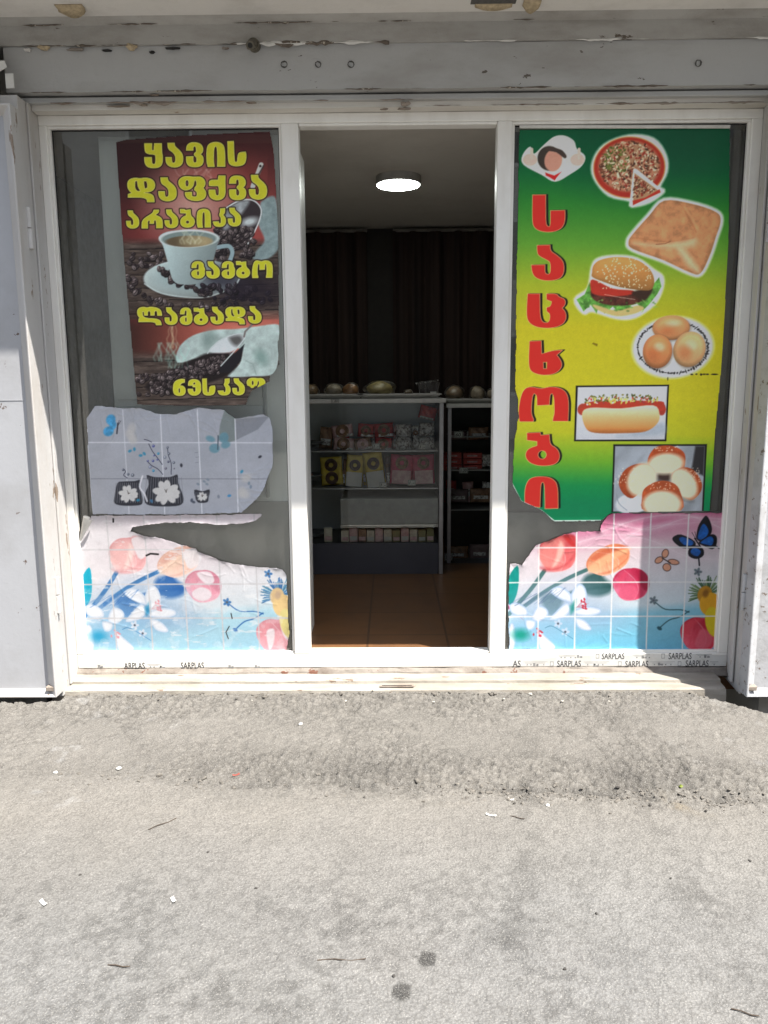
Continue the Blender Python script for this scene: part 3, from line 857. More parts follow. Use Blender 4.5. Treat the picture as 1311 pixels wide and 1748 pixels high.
# ---- letter shapes (unit box, y down)
def U_(pts, x0, y0, x1, y1): return [((x-x0)/(x1-x0), (y-y0)/(y1-y0)) for x, y in pts]
GLY = {}
def gly(ch, b, pts, *holes): GLY[ch] = (U_(pts, *b), [U_(h, *b) for h in holes])
def circ(cx, cy, rx, ry=None): return [(cx+rx*math.cos(t*.5236), cy+(ry or rx)*math.sin(t*.5236)) for t in range(12)]
gly('ყ', (243,92,388,292), [(243,95),(302,95),(302,148),(318,150),(322,95),(380,95),(382,170),(388,185),(388,255),(365,285),(320,292),(270,285),(245,255),(243,205),(300,205),(302,255),(318,262),(332,255),(332,190),(320,182),(280,180),(252,168),(245,140)])
gly('ა', (412,90,552,288), [(428,92),(482,92),(485,118),(525,150),(550,185),(552,240),(535,272),(490,288),(440,278),(415,250),(412,205),(460,205),(462,245),(475,252),(490,245),(492,195),(470,165),(432,140)])
gly('ვ', (575,85,715,285), [(577,150),(580,115),(600,92),(640,85),(690,95),(712,130),(708,165),(690,180),(712,200),(715,245),(695,275),(645,285),(595,275),(577,245),(577,200),(632,198),(632,240),(645,250),(660,242),(660,205),(640,190),(640,172),(658,162),(655,125),(645,115),(632,122),(632,150)])
gly('ი', (737,82,887,280), [(750,280),(738,240),(740,130),(760,95),(810,82),(860,92),(885,130),(887,278),(825,278),(825,130),(812,115),(797,130),(795,240),(802,280)])
gly('ს', (907,78,1057,278), [(907,80),(955,78),(960,235),(972,245),(985,240),(987,190),(1000,165),(1050,162),(1057,190),(1050,245),(1030,268),(975,278),(925,265),(910,230)])
gly('დ', (105,368,330,562), [(112,525),(112,500),(140,490),(112,460),(105,415),(120,382),(165,368),(205,375),(255,367),(305,380),(328,412),(325,452),(300,478),(240,488),(290,495),(318,515),(322,562),(265,562),(262,538),(225,525)], [(168,395),(185,392),(190,440),(212,474),(185,478),(165,450)], [(238,395),(258,395),(268,420),(265,450),(245,455),(238,420)])
gly('ფ', (512,355,735,555), [(560,468),(530,450),(513,415),(520,380),(555,358),(600,357),(640,362),(690,358),(725,385),(730,425),(712,450),(733,475),(735,515),(710,545),(650,555),(590,540),(568,510),(567,485),(620,482),(622,515),(645,522),(662,515),(662,480),(640,465),(645,445),(660,430),(658,395),(645,385),(640,400),(632,440),(600,465)], circ(583,412,14,28))
gly('ქ', (755,352,890,548), [(835,352),(888,352),(888,420),(890,490),(880,525),(850,545),(810,548),(770,530),(757,500),(757,465),(808,465),(812,505),(825,512),(838,505),(838,440),(825,432),(808,435),(760,432),(757,400),(775,385),(830,385)])
gly('რ', (222,625,388,772), [(222,772),(222,720),(245,690),(295,660),(312,645),(318,625),(358,625),(358,645),(330,665),(375,685),(388,715),(388,770),(338,770),(338,715),(328,705),(318,712),(318,735),(285,735),(288,712),(278,708),(268,715),(270,772)])
gly('ბ', (528,615,645,768), [(528,620),(565,620),(566,628),(610,622),(612,672),(640,695),(645,730),(625,758),(585,768),(545,757),(528,730),(535,695),(560,675),(575,672),(575,652),(530,650)], circ(587,722,14))
gly('კ', (790,612,892,760), [(848,615),(885,612),(885,650),(870,665),(892,690),(892,735),(870,757),(830,760),(800,750),(790,720),(835,718),(838,732),(848,735),(855,725),(855,690),(838,665),(848,645)])
gly('მ', (570,285,682,425), [(573,338),(575,308),(600,287),(645,287),(668,308),(668,330),(678,345),(680,390),(660,418),(625,425),(585,415),(570,390),(575,368),(600,354),(630,354),(632,312),(622,305),(612,315),(610,338)], [(615,365),(632,365),(634,395),(625,402),(614,395)])
gly('ო', (72,408,325,580), [(78,580),(72,530),(85,450),(105,415),(135,408),(170,415),(190,418),(225,408),(275,412),(310,435),(322,480),(318,578),(243,578),(245,560),(252,540),(250,460),(240,440),(228,445),(225,497),(165,500),(165,450),(150,440),(140,455),(135,530),(140,555),(148,570),(145,580)])
gly('ლ', (138,650,335,795), [(150,770),(150,745),(160,740),(140,715),(138,680),(155,658),(190,650),(215,658),(245,650),(300,658),(330,680),(335,720),(300,720),(298,685),(285,680),(275,690),(275,718),(245,718),(245,690),(232,682),(222,690),(222,718),(195,718),(192,690),(182,688),(178,700),(185,730),(220,742),(290,745),(325,760),(332,795),(290,795),(285,778),(260,770)])
gly('ნ', (378,548,478,683), [(440,548),(470,550),(470,575),(445,580),(432,600),(455,602),(475,620),(478,655),(460,678),(420,683),(388,670),(378,640),(380,590),(400,560)], [(420,622),(434,622),(436,655),(426,660),(420,652)])
gly('ე', (497,550,602,682), [(500,600),(500,570),(520,552),(560,550),(590,565),(602,600),(602,640),(585,670),(545,682),(510,670),(497,645),(497,628),(535,628),(540,650),(552,652),(560,640),(558,612),(535,610),(535,595),(558,590),(555,575),(545,572),(538,580),(538,600)])

def beans(S, n, region, size, seed, dark=(36, 28, 29), light=(168, 156, 152)):
    r = random.Random(seed)
    for k in range(n):
        x, y = region(r)
        a = r.uniform(0, 180); s_ = size*r.uniform(.75, 1.25)
        g = r.random()
        c = [d+(l-d)*g*.55 for d, l in zip(dark, light)]
        S.ell(x+.6, y+1.0, s_*1.1, s_*.85, a, (14, 10, 12), .8, .8)
        S.ell(x, y, s_, s_*.72, a, c, .6)
        S.ell(x-s_*.25, y-s_*.3, s_*.45, s_*.25, a, [min(255, q*1.7+25) for q in c], .8, .7)
        co_, si = math.cos(math.radians(a)), math.sin(math.radians(a))
        S.line([(x-co_*s_*.7, y-si*s_*.7), (x+co_*s_*.7, y+si*s_*.7)], .8, (20, 14, 14), .5, .8)
def wood(S, x0, y0, x1, y1, soft, seed, c0=(52, 42, 38), c1=(112, 98, 88)):
    i = S.box(x0, y0, x1, y1)
    g = fbm(S.U[i]*.10, S.V[i]*.9, .35, 4, seed); f = fbm(S.U[i]*.25, S.V[i], .8, 3, seed+3)
    k = np.clip((g-.35)*2.0, 0, 1)*.7+.3*f
    col = np.array(c0)+(np.array(c1)-np.array(c0))*k[:, None]
    plank = np.abs(((S.V[i]-y0+.03*(S.U[i]-x0)) % 22)-11) > 10.2
    col = np.where(plank[:, None], col*.45, col)
    S.put(i, np.clip((S.V[i]-y0)/soft, 0, 1), col)
def steam(S, cx, cy, w, h, seed, col=(205, 225, 200), al=.28, n=9):
    r = random.Random(seed)
    for k in range(n):
        x = cx+r.uniform(-w/2, w/2); p = []
        for j in range(6):
            x += r.uniform(-w*.22, w*.22); p.append((x, cy-h*j/5))
        S.line(p, r.uniform(1.0, 2.6), col, 1.6, al, smooth=4)

def soften(o):
    for _ in range(2):
        q = []
        n = len(o)
        for j in range(n):
            a, b, c = o[j-1], o[j], o[(j+1) % n]
            d0, d1 = b-a, c-b
            turn = abs(math.degrees(math.atan2(d0[0]*d1[1]-d0[1]*d1[0], d0[0]*d1[0]+d0[1]*d1[1])))
            if turn < 68: q += [b+(a-b)*.25, b+(c-b)*.25]
            else: q.append(b)
        o = np.array(q)
    return o
def letters(S, rows, fillc, clip=None, grow=0):
    for ch, x0, y0, x1, y1 in rows:
        out, holes = GLY[ch]
        T = lambda q: np.array([(x0+a*(x1-x0), y0+b*(y1-y0)) for a, b in q])
        o = soften(T(out)); hs = [soften(T(h)) for h in holes]
        i = S.box(x0-6, y0-6, x1+6, y1+6)
        sd = S.sdist(o, i)
        for h in hs: sd = np.maximum(sd, -S.sdist(h, i))
        cl = np.ones(len(i)) if clip is None else (S.V[i] < clip+2*np.sin(S.U[i]*.5)).astype(float)
        S.put(i, np.clip(.5-(sd-2.4)/1.4, 0, 1)*cl*.92, (36, 24, 12))
        S.put(i, np.clip(.5-(sd-.5)/1.0, 0, 1)*cl, (206, 200, 110) if fillc is None else fillc)
        S.put(i, np.clip(.5-(sd+.5)/1.0, 0, 1)*cl, (190, 188, 44))

GYP = .0295                                   # plane of the glass face
# ------------------------------------------------ coffee poster
cz = lambda x, y: (180+x/3.497, 210+y/3.497)
out = [cz(*p) for p in ((62,115),(120,102),(420,82),(985,55),(1005,160),(1020,400),(1035,660),(1035,800),(1040,1290),(1030,1305),(1035,1400),(1042,1440),(1000,1500),(984,1510),(980,1545),(875,1600),(850,1650),(842,1684),(500,1690),(190,1682),(172,1500),(155,1300),(110,800),(75,300))]
S = Sheet(out, GYP, .0024, ripple=.003, seed=3, base=(.22, .1, .1))
i = np.arange(S.U.size)
t = np.clip((S.V-235)/(385-235), 0, 1); sx = np.clip((S.U-200)/260, 0, 1)
rd = np.stack([58+92*t*(.55+.45*sx), 27+42*t*(.5+.5*sx), 28+36*t*(.5+.5*sx)], -1)
dk_ = np.clip(1.15-sx*1.3-(t*.9), 0, .8)[:, None]
rd = rd*(1-dk_)+np.array([42, 20, 22])*dk_
S.put(i, np.ones(len(i)), rd)
S.ell(330, 345, 60, 55, 0, (215, 175, 160), 45, .75); S.ell(365, 300, 60, 25, 0, (180, 80, 70), 30, .5)
wood(S, 195, 405, 480, 545, 14, 5)
i = S.box(195, 530, 490, 610); tt = np.clip((S.V[i]-528)/30, 0, 1)
S.put(i, tt, np.stack([60+130*np.clip((S.U[i]-225)/150, 0, 1), 35+75*np.clip((S.U[i]-230)/170, 0, 1), 30+62*np.clip((S.U[i]-230)/170, 0, 1)], -1))
wood(S, 215, 596, 480, 695, 16, 9)
steam(S, 318, 330, 60, 40, 2, (230, 215, 200), .25)
S.part('sack_picture')
sack = lambda u, v, sd: np.array([134, 152, 152])*(.78+.35*fbm(u, v, .12, 4, 7)[:, None])
S.poly([cz(*p) for p in ((930,470),(1010,440),(1034,560),(1036,700),(1030,760),(960,815),(880,810),(905,760),(950,700),(915,610),(925,540))], sack, 2.0, smooth=5)
S.part('scoop_picture')
S.poly([cz(*p) for p in ((720,505),(800,462),(880,460),(930,510),(925,570),(885,660),(835,755),(650,740),(655,640))], (52, 44, 46), 1.2, smooth=4)
S.poly([cz(*p) for p in ((735,510),(800,470),(860,470),(800,560),(720,640),(700,600))], lambda u, v, sd: np.array([150, 155, 158])*(.7+.5*fbm(u, v, .1, 3, 2)[:, None]), 3, smooth=5)
S.ell(*cz(860, 590), 14, 7, -15, (205, 215, 215), 4, .9)
S.line([cz(*p) for p in ((720,508),(800,465),(880,462),(928,510),(922,575),(880,670),(830,755))], 2.2, (205, 212, 210), .7, smooth=5)
S.part(None)
S.line([cz(*p) for p in ((880,380),(905,315),(930,250))], 8, (188, 190, 186), .8); S.line([cz(*p) for p in ((905,330),(945,255))], 2.5, (60, 45, 45), 1.2); S.ell(*cz(925, 258), 2.2, 2.2, 0, (50, 40, 40))
S.part(None)
beans(S, 95, lambda r: cz(r.uniform(650, 890), r.uniform(625, 800)), 4.2, 3)
beans(S, 30, lambda r: cz(r.uniform(660, 760), r.uniform(740, 830)), 4.0, 4)
beans(S, 34, lambda r: cz(r.uniform(140, 350), r.uniform(780, 880)), 4.4, 5)
beans(S, 60, lambda r: (lambda a: cz(520+380*math.cos(a)*r.uniform(.9, 1.05), 930+165*math.sin(a)*r.uniform(.9, 1.08)))(r.uniform(.25, 3.3)), 4.8, 6)
beans(S, 26, lambda r: cz(r.uniform(640, 1000), r.uniform(1000, 1090)), 4.2, 61, (24, 18, 24), (80, 74, 80))
S.ell(*cz(880, 985), 62, 26, 0, (26, 20, 30), 18, .75)
S.part('saucer_picture')
por = lambda u, v, sd, x, y: np.array([188, 202, 198])*(.86+.14*np.clip(-y, -1, 1)-.10*x)[:, None]
S.ell(*cz(520, 930), 83, 31, -1, (24, 20, 22), 3, .6)
S.ell(*cz(515, 925), 82, 32.5, -1, por, .8)
S.ell(*cz(520, 915), 68, 25, -1, (150, 170, 170), 6, .6); S.ell(*cz(700, 925), 38, 20, 0, (40, 36, 48), 12, .8)
S.line([cz(*p) for p in ((235,960),(330,1015),(480,1040),(620,1035),(760,980),(800,930))], 2.2, (205, 218, 214), 1, .8, smooth=5)
S.part(None)
beans(S, 44, lambda r: (lambda t: cz(310+t*330+r.uniform(-25, 25), 870+130*min(1, t*1.35)+r.uniform(-22, 22)))(r.random()), 5.0, 8)
beans(S, 22, lambda r: cz(r.uniform(560, 780), r.uniform(960, 1010)), 4.6, 81, (24, 18, 24), (80, 74, 80))
S.part('cup_picture')
S.line([cz(*p) for p in ((672,742),(735,735),(758,770),(745,820))], 7, (140, 162, 166), .8, smooth=5)
S.poly([cz(*p) for p in ((320,680),(345,735),(372,830),(405,940),(470,965),(560,955),(620,900),(650,800),(668,730),(680,680),(600,650),(400,645))], lambda u, v, sd: np.array([176, 194, 192])*(1.06-.36*np.clip((u-285)/85, 0, 1)-.10*np.clip((v-420)/60, 0, 1))[:, None], .8, smooth=4)
S.ell(*cz(500, 690), 51, 15.5, -1, (206, 216, 212), .8)
S.ell(*cz(500, 693), 47, 13, -1, (120, 136, 132), .8)
S.ell(*cz(500, 707), 40, 9.8, -1, lambda u, v, sd, x, y: np.array([128, 110, 82])*(.75+.4*np.clip(x+.6, 0, 1.2))[:, None], .9)
S.ell(*cz(540, 705), 22, 6, 0, (176, 168, 128), 5, .7)
steam(S, *cz(510, 720), 26, 24, 5, (225, 228, 200), .35, 7)
S.part('sack_picture')
sk2 = lambda u, v, sd: np.array([178, 194, 188])*(.80+.32*fbm(u, v, .09, 4, 17)[:, None])
S.poly([cz(*p) for p in ((430,1430),(440,1340),(520,1270),(650,1235),(780,1230),(900,1215),(1036,1205),(1038,1300),(1032,1420),(1000,1500),(880,1512),(730,1512),(800,1440),(810,1350),(700,1360),(560,1400))], sk2, 1.2, smooth=4)
S.ell(*cz(930, 1400), 10, 14, -35, (112, 140, 132), 6, .7); S.ell(*cz(620, 1290), 12, 16, 20, (110, 130, 124), 6, .6)
S.line([cz(*p) for p in ((840,1420),(880,1440),(900,1500))], 1, (110, 135, 128), 1, .6)
S.part(None)
S.poly([cz(*p) for p in ((240,1570),(330,1505),(440,1450),(540,1405),(610,1375),(740,1372),(800,1400),(740,1500),(560,1570),(400,1625),(280,1605))], (30, 24, 24), 2.5, smooth=4)
beans(S, 210, lambda r: (lambda t: cz(290+450*t+r.uniform(-30, 30), 1570-150*t+r.uniform(-62, 55)*(1-.3*t)))(r.random()), 3.7, 10)
beans(S, 45, lambda r: cz(r.uniform(190, 420), r.uniform(1500, 1620)), 3.6, 11)
S.part('scoop_picture')
S.poly([cz(*p) for p in ((620,1365),(680,1300),(780,1262),(830,1280),(800,1330),(740,1370))], (200, 206, 206), 1.5, smooth=4)
S.poly([cz(*p) for p in ((740,1280),(800,1268),(820,1300),(790,1330),(760,1320))], (88, 86, 84), 4, smooth=4)
S.poly([cz(*p) for p in ((690,1450),(830,1320),(808,1420),(740,1490),(680,1490))], (30, 28, 32), 1.2)
S.line([cz(*p) for p in ((610,1375),(680,1300),(790,1258),(832,1285),(690,1450))], 1.8, (190, 198, 196), .7, smooth=4); S.line([cz(*p) for p in ((828,1275),(835,1245),(875,1205))], 3.2, (120, 112, 108), .7)
steam(S, *cz(430, 1460), 34, 42, 12, (150, 205, 190), .3, 9); steam(S, *cz(330, 1420), 16, 30, 13, (160, 210, 195), .3, 6); steam(S, *cz(410, 1340), 16, 36, 14, (220, 215, 170), .3, 5)
S.part('lettering')
A = lambda ch, x0, y0, x1, y1: (ch, 195+x0/4.682, 225+y0/4.682, 195+x1/4.682, 225+y1/4.682)
B = lambda ch, x0, y0, x1, y1: (ch, 205+x0/4.682, 385+y0/4.682, 205+x1/4.682, 385+y1/4.682)
C3 = lambda ch, x0, y0, x1, y1: (ch, 215+x0/4.682, 530+y0/4.682, 215+x1/4.682, 530+y1/4.682)
for row in ([A('ყ',243,92,388,292), A('ა',412,90,552,288), A('ვ',575,85,715,285), A('ი',737,82,887,280), A('ს',907,78,1057,278)],
  [A('დ',105,368,330,562), A('ა',355,365,500,558), A('ფ',512,355,735,555), A('ქ',755,352,890,548), A('ვ',918,350,1055,548), A('ა',1078,345,1222,545)],
  [A('ა',98,630,200,775), A('რ',222,625,388,772), A('ა',405,622,512,772), A('ბ',528,615,645,768), A('ი',660,615,772,765), A('კ',790,612,892,760), A('ა',910,608,1015,758)],
  [B('მ',570,285,682,425), B('ა',690,287,797,425), B('მ',812,285,922,425), B('ბ',928,282,1040,422), B('ო',1055,280,1222,418)],
  [B('ლ',138,650,335,795), B('ა',358,655,460,795), B('მ',478,655,580,795), B('ბ',590,655,705,795), B('ა',725,650,830,790), B('დ',842,650,1003,788), B('ა',1025,645,1130,785)],
  [C3('ნ',378,548,478,683), C3('ე',497,550,602,682), C3('ს',612,545,715,680), C3('კ',735,545,835,678), C3('ა',852,542,950,678)]):
    S.part('lettering'); letters(S, row, None)
letters(S, [C3('ფ',965,538,1118,680)], None, clip=530+612/4.682)
S.part(None)
S.off += .012*np.clip((S.V-245)/-14, 0, 1) + .004*np.clip((S.U-468)/8, 0, 1)
S.grain(.05, 5)
S.build('coffee_poster', 'dark red poster of a white coffee cup, beans and yellow lettering in the left window', 'poster', MT['ink'], 1.42)

# ------------------------------------------------ pastry poster
C2c = lambda x, y: (860+x/2.907, 200+y/2.907)
C3c = lambda x, y: (860+x/2.907, 520+y/2.907)
out = [(886,221),(1246,219),(1244,400),(1233,610),(1219,760),(1212,872),(1043,876),(1025,889),(946,890),(923.6,871),(889,855),(874.5,826),(875.5,795),(879,744),(885,713),(884,682),(879,664),(880,600),(880.6,520),(883,400)]
S = Sheet(tear(out, .8, 9, (0, 1, 2, 3, 4, 5)), GYP, .0026, ripple=.002, seed=11)
i = np.arange(S.U.size)
tv = S.V-.02*(S.U-1060)
ky = [215, 290, 345, 420, 490, 560, 680, 740, 790, 830, 860, 900]
kc = np.array([(0,78,50),(8,92,48),(40,118,42),(92,148,46),(158,170,40),(188,178,36),(190,182,38),(176,178,38),(100,158,42),(20,128,66),(0,118,72),(0,118,74)], float)
S.put(i, np.ones(len(i)), np.stack([np.interp(tv, ky, kc[:, k]) for k in range(3)], -1))
S.ell(1150, 255, 130, 60, 0, (0, 62, 42), 60, .6)
def glow(pts, k=4): S.poly(pts, (226, 232, 215), 2.4, grow=k, smooth=4, alpha=.95)
# chef's hat emblem, kept plain
S.part('chef_emblem')
e = [C2c(*p) for p in ((95,190),(130,150),(150,185),(200,140),(250,100),(300,95),(345,120),(360,160),(400,195),(385,240),(330,280),(255,318),(190,285),(100,235))]
S.poly(e, (205, 205, 196), .8, grow=1, smooth=4)
S.ell(*C2c(225, 205), 20, 21, 0, (58, 50, 44), 1)
S.ell(*C2c(245, 215), 15, 19, 10, (196, 140, 120), 1)
S.poly([C2c(*p) for p in ((205,275),(250,290),(285,272),(262,300),(252,315),(225,298),(208,290))], (190, 36, 36), .7)
S.poly([C2c(*p) for p in ((205,165),(230,150),(275,150),(310,190),(300,205),(260,175))], (66, 54, 48), .8, smooth=3)
S.poly([C2c(*p) for p in ((245,145),(245,110),(270,95),(310,98),(345,125),(350,160),(320,190),(290,165))], (222, 220, 212), .8, smooth=4)
for sx_ in (130, 365):
    S.ell(*C2c(sx_, 212), 12, 10, 0, (206, 178, 164), .8); S.line([C2c(sx_+8, 205), C2c(sx_+8, 160)], 5, (212, 186, 172), .7)
# pizza
S.part('pizza_picture')
def Gd(pts, f, k=4): glow([f(*p) for p in pts], k)
pz = [(620,95),(740,110),(800,190),(805,270),(770,345),(790,370),(720,420),(635,440),(625,412),(520,385),(450,300),(445,220),(500,140)]
Gd(pz, C2c, 3)
ppx, ppy = C2c(622, 250)
S.ell(ppx, ppy, 62, 53, -4, (196, 150, 96), .9); S.ell(ppx, ppy, 60, 51, -4, (166, 48, 34), 1.2); S.ell(ppx, ppy-2, 52, 43, -4, (170, 128, 96), 3)
r = random.Random(5)
for k in range(620):
    a, q_ = r.uniform(0, 6.283), math.sqrt(r.random())*.93
    x, y = ppx+55*q_*math.cos(a), ppy-2+46*q_*math.sin(a)
    g = (math.hypot(x-C2c(560, 210)[0], y-C2c(560, 210)[1]) < 24)
    c = r.choice([(72, 84, 36), (96, 108, 44), (214, 200, 168)] if g and r.random() < .75 else [(92, 54, 38), (120, 62, 44), (206, 182, 150), (222, 206, 178), (150, 50, 38), (70, 44, 34), (186, 120, 92)])
    S.ell(x, y, r.uniform(1.2, 3.6), r.uniform(.9, 2.0), r.uniform(0, 180), c, .6, .9)
S.poly([C2c(*p) for p in ((642,258),(655,255),(795,370),(640,448),(622,440))], (222, 222, 205), .8)
S.poly([C2c(*p) for p in ((648,278),(772,368),(640,432))], (172, 134, 98), .8)
S.poly([C2c(*p) for p in ((772,358),(778,374),(640,438),(638,415),(700,400))], (178, 52, 38), .9)
for k in range(120):
    a, b = r.random(), r.random()
    if a+b > 1: a, b = 1-a, 1-b
    x, y = 648+a*108-b*6, 290+a*70+b*120
    S.ell(*C2c(x, y), r.uniform(1, 2.6), r.uniform(.8, 1.6), r.uniform(0, 180), r.choice([(92, 58, 40), (208, 186, 154), (150, 60, 44), (84, 50, 36)]), .6, .9)
# square puff pastry
S.part('pastry_picture')
pt_ = [(795,415),(930,430),(1050,470),(1075,515),(1050,600),(1020,690),(975,775),(920,770),(790,710),(640,655),(618,620),(640,580),(720,490)]
Gd(pt_, C2c, 5)
S.poly([C2c(*p) for p in pt_], lambda u, v, sd: np.array([202, 138, 92])*(.78+.44*fbm(u, v, .09, 5, 5)[:, None])*(1-.16*np.clip(1+sd/9, 0, 1))[:, None], .9, smooth=4)
S.poly([C2c(*p) for p in ((640,625),(760,632),(890,615),(950,600),(940,640),(830,650),(720,640))], (230, 192, 148), 5, smooth=4, alpha=.75)
S.poly([C2c(*p) for p in ((860,650),(900,660),(970,760),(955,770),(900,720))], (230, 198, 154), 5, smooth=4, alpha=.75)
S.line([C2c(*p) for p in ((640,600),(700,605),(800,618),(900,606),(955,590),(950,560),(915,500),(890,450),(870,432))], 1.6, (150, 88, 54), 1.8, .45, smooth=5)
S.line([C2c(*p) for p in ((895,448),(935,505),(960,565),(950,600))], 3, (226, 160, 110), 1.6, .55, smooth=5)
S.line([C2c(*p) for p in ((755,632),(800,628),(825,618))], 1.4, (120, 62, 34), .8, .7)
# burger
S.part('burger_picture')
Gd([(440,745),(470,705),(560,692),(660,705),(740,760),(785,795),(780,860),(740,930),(650,990),(560,995),(440,960),(395,970),(355,905),(420,850)], C2c, 3)
lf = lambda u, v, sd: np.array([92, 150, 62])*(.6+.8*fbm(u, v, .16, 3, 9)[:, None])
S.poly([C2c(*p) for p in ((360,905),(400,880),(425,820),(450,860),(560,900),(690,880),(740,830),(770,795),(782,840),(760,880),(720,930),(690,960),(660,925),(630,935),(620,965),(580,985),(540,940),(500,975),(470,940),(460,975),(430,930),(395,965))], lf, .9)
S.poly([C2c(*p) for p in ((445,930),(470,960),(560,988),(650,975),(695,950),(660,935),(560,960))], (204, 176, 110), 1.4, smooth=4)
S.poly([C2c(*p) for p in ((430,880),(450,850),(560,880),(680,870),(690,905),(640,930),(540,935),(460,915))], lambda u, v, sd: np.array([84, 46, 36])*(.6+.8*fbm(u, v, .2, 3, 19)[:, None]), 1.2, smooth=4)
S.poly([C2c(*p) for p in ((430,850),(440,805),(540,850),(640,860),(630,880),(540,890),(450,880))], (176, 52, 38), 1.2, smooth=4)
S.poly([C2c(*p) for p in ((640,865),(735,850),(720,890),(690,915),(650,890))], (58, 40, 30), 2, smooth=4)
S.line([C2c(*p) for p in ((500,880),(580,895),(650,905))], 1, (210, 180, 160), .6, .7)
S.poly([C2c(*p) for p in ((437,770),(445,735),(480,708),(560,694),(650,705),(715,745),(745,800),(735,852),(690,860),(580,845),(500,820),(440,795))], lambda u, v, sd: np.array([206, 142, 76])*(1.10-.34*np.clip((v-440)/52, 0, 1)-.10*np.clip(1+sd/6, 0, 1))[:, None], .8, smooth=4)
for k in range(120):
    x, y = r.uniform(450, 735), r.uniform(700, 850)
    if (abs((x-590)/150)**2+abs((y-800)/108)**2) < .95: S.ell(*C2c(x, y), 1.5, .8, r.uniform(0, 180), (240, 224, 178), .5, .9)
for k in range(26): S.ell(*C2c(r.uniform(380, 770), r.uniform(900, 970)), r.uniform(1.5, 4), r.uniform(1, 2), r.uniform(0, 180), r.choice([(140, 190, 96), (64, 112, 44)]), .8, .6)
# buns on a patterned plate
S.part('plate_picture')
cx_, cy_ = C3c(838, 212)
S.ell(cx_, cy_, 70, 53, -6, (222, 226, 200), 3, .95)
S.ell(cx_, cy_, 66.5, 49, -6, (200, 200, 196), .8)
for k in range(74):
    a = 2*math.pi*k/74
    for q_, w_ in ((.90, 3.2),):
        S.ell(cx_+66.5*q_*math.cos(a)*1.0, cy_+49*q_*math.sin(a), w_*r.uniform(.5, 1.2), r.uniform(.8, 1.9), r.uniform(0, 180), (40, 38, 40), .6, .95)
S.ell(cx_, cy_, 53, 38, -6, (212, 212, 206), .9)
bun = lambda c: (lambda u, v, sd, x, y: np.array(c)*(1.06-.20*y-.22*np.clip(1+sd/7, 0, 1))[:, None])
for (x, y, rx, ry, ro, c) in ((830, 115, 32, 21, -3, (206, 142, 92)), (762, 232, 25, 29, 8, (198, 126, 78)), (920, 222, 27, 31, 25, (208, 158, 108))):
    S.ell(*C3c(x+4, y+6), rx, ry, ro, (70, 54, 44), 3, .5); S.ell(*C3c(x, y), rx, ry, ro, bun(c), .8)
    S.ell(*C3c(x+10, y-22), rx*.35, ry*.25, ro, (238, 206, 170), 3, .6); S.ell(*C3c(x-22, y+15), rx*.4, ry*.35, ro, (178, 96, 56), 6, .5)
for u0, v0, w_, h_ in ((932, 346, 4, 1.6), (955, 345, 3, 1.4), (978, 347, 3, 2.4), (993, 345, 5, 1.4), (1010, 346, 4, 1.4), (1045, 346, 9, 1.6), (813, 368, 1.5, 3)):
    S.ell(*C3c(u0, v0), w_/1.6, h_/1.6*1.4, 0, (30, 26, 24), .5)
S.poly([C3c(*p) for p in ((437,195),(443,188),(466,195),(463,208))], (128, 110, 22), .6)
S.part('hot_dog_picture')
S.poly([C3c(*p) for p in ((357,402),(820,397),(806,678),(348,678))], (20, 20, 18), .7)
fr0 = [C3c(*p) for p in ((367,410),(811,405),(798,669),(357,670))]
S.poly(fr0, lambda u, v, sd: np.array([206, 208, 212])*(1-.10*np.clip((v-700)/50, 0, 1))[:, None], .7)
S.poly([C3c(*p) for p in ((620,640),(760,590),(800,600),(795,640),(700,655),(560,655))], (150, 162, 172), 5, alpha=.7, smooth=4)
S.ell(*C3c(390, 520), 8.5, 10, 10, (166, 62, 46), .9); S.ell(*C3c(780, 515), 8, 12, -8, (160, 58, 44), .9)
S.poly([C3c(*p) for p in ((395,505),(440,480),(760,478),(790,500),(770,530),(400,535))], (176, 60, 42), 1, smooth=3)
for k in range(150):
    x = r.uniform(405, 770); y = 468+30*r.random()-12*math.sin((x-400)/120)
    S.ell(*C3c(x, y-(10 if k < 70 else 0)), r.uniform(1.2, 3.4), r.uniform(1.0, 1.8), r.uniform(0, 180), r.choice([(96, 104, 44), (70, 76, 34), (128, 120, 52)] if k < 70 else [(224, 196, 90), (226, 220, 206), (236, 206, 96), (196, 60, 44), (150, 60, 60)]), .6, .95)
S.poly([C3c(*p) for p in ((388,540),(430,512),(580,515),(740,500),(772,545),(760,590),(700,630),(580,638),(450,636),(405,610))], lambda u, v, sd: np.stack([np.interp(v, [695, 712, 730, 740], q_) for q_ in ((236, 226, 206, 150), (216, 176, 138, 86), (180, 118, 76, 42))], -1), .9, smooth=4)
S.part('split_buns_picture')
S.poly([C3c(*p) for p in ((543,693),(1008,692),(990,1030),(533,1030))], (20, 20, 18), .7)
S.poly([C3c(*p) for p in ((552,702),(998,701),(982,1026),(542,1026))], lambda u, v, sd: np.array([138, 144, 150])*(.74+.55*fbm(u*.6+v*.4, v*.3, .05, 3, 3)[:, None]), .7)
S.poly([C3c(*p) for p in ((950,702),(998,701),(990,850),(930,820))], (44, 42, 44), 2)
S.ell(*C3c(640, 985), 30, 18, -10, (196, 200, 204), 1.5); S.line([C3c(*p) for p in ((560,940),(570,985),(610,1020))], 1.2, (120, 126, 134), .8, .8, smooth=3)
S.ell(*C3c(800, 850), 16, 10, 0, (52, 34, 28), 4, .9); S.ell(*C3c(900, 960), 12, 4, 20, (70, 62, 54), 3, .6)
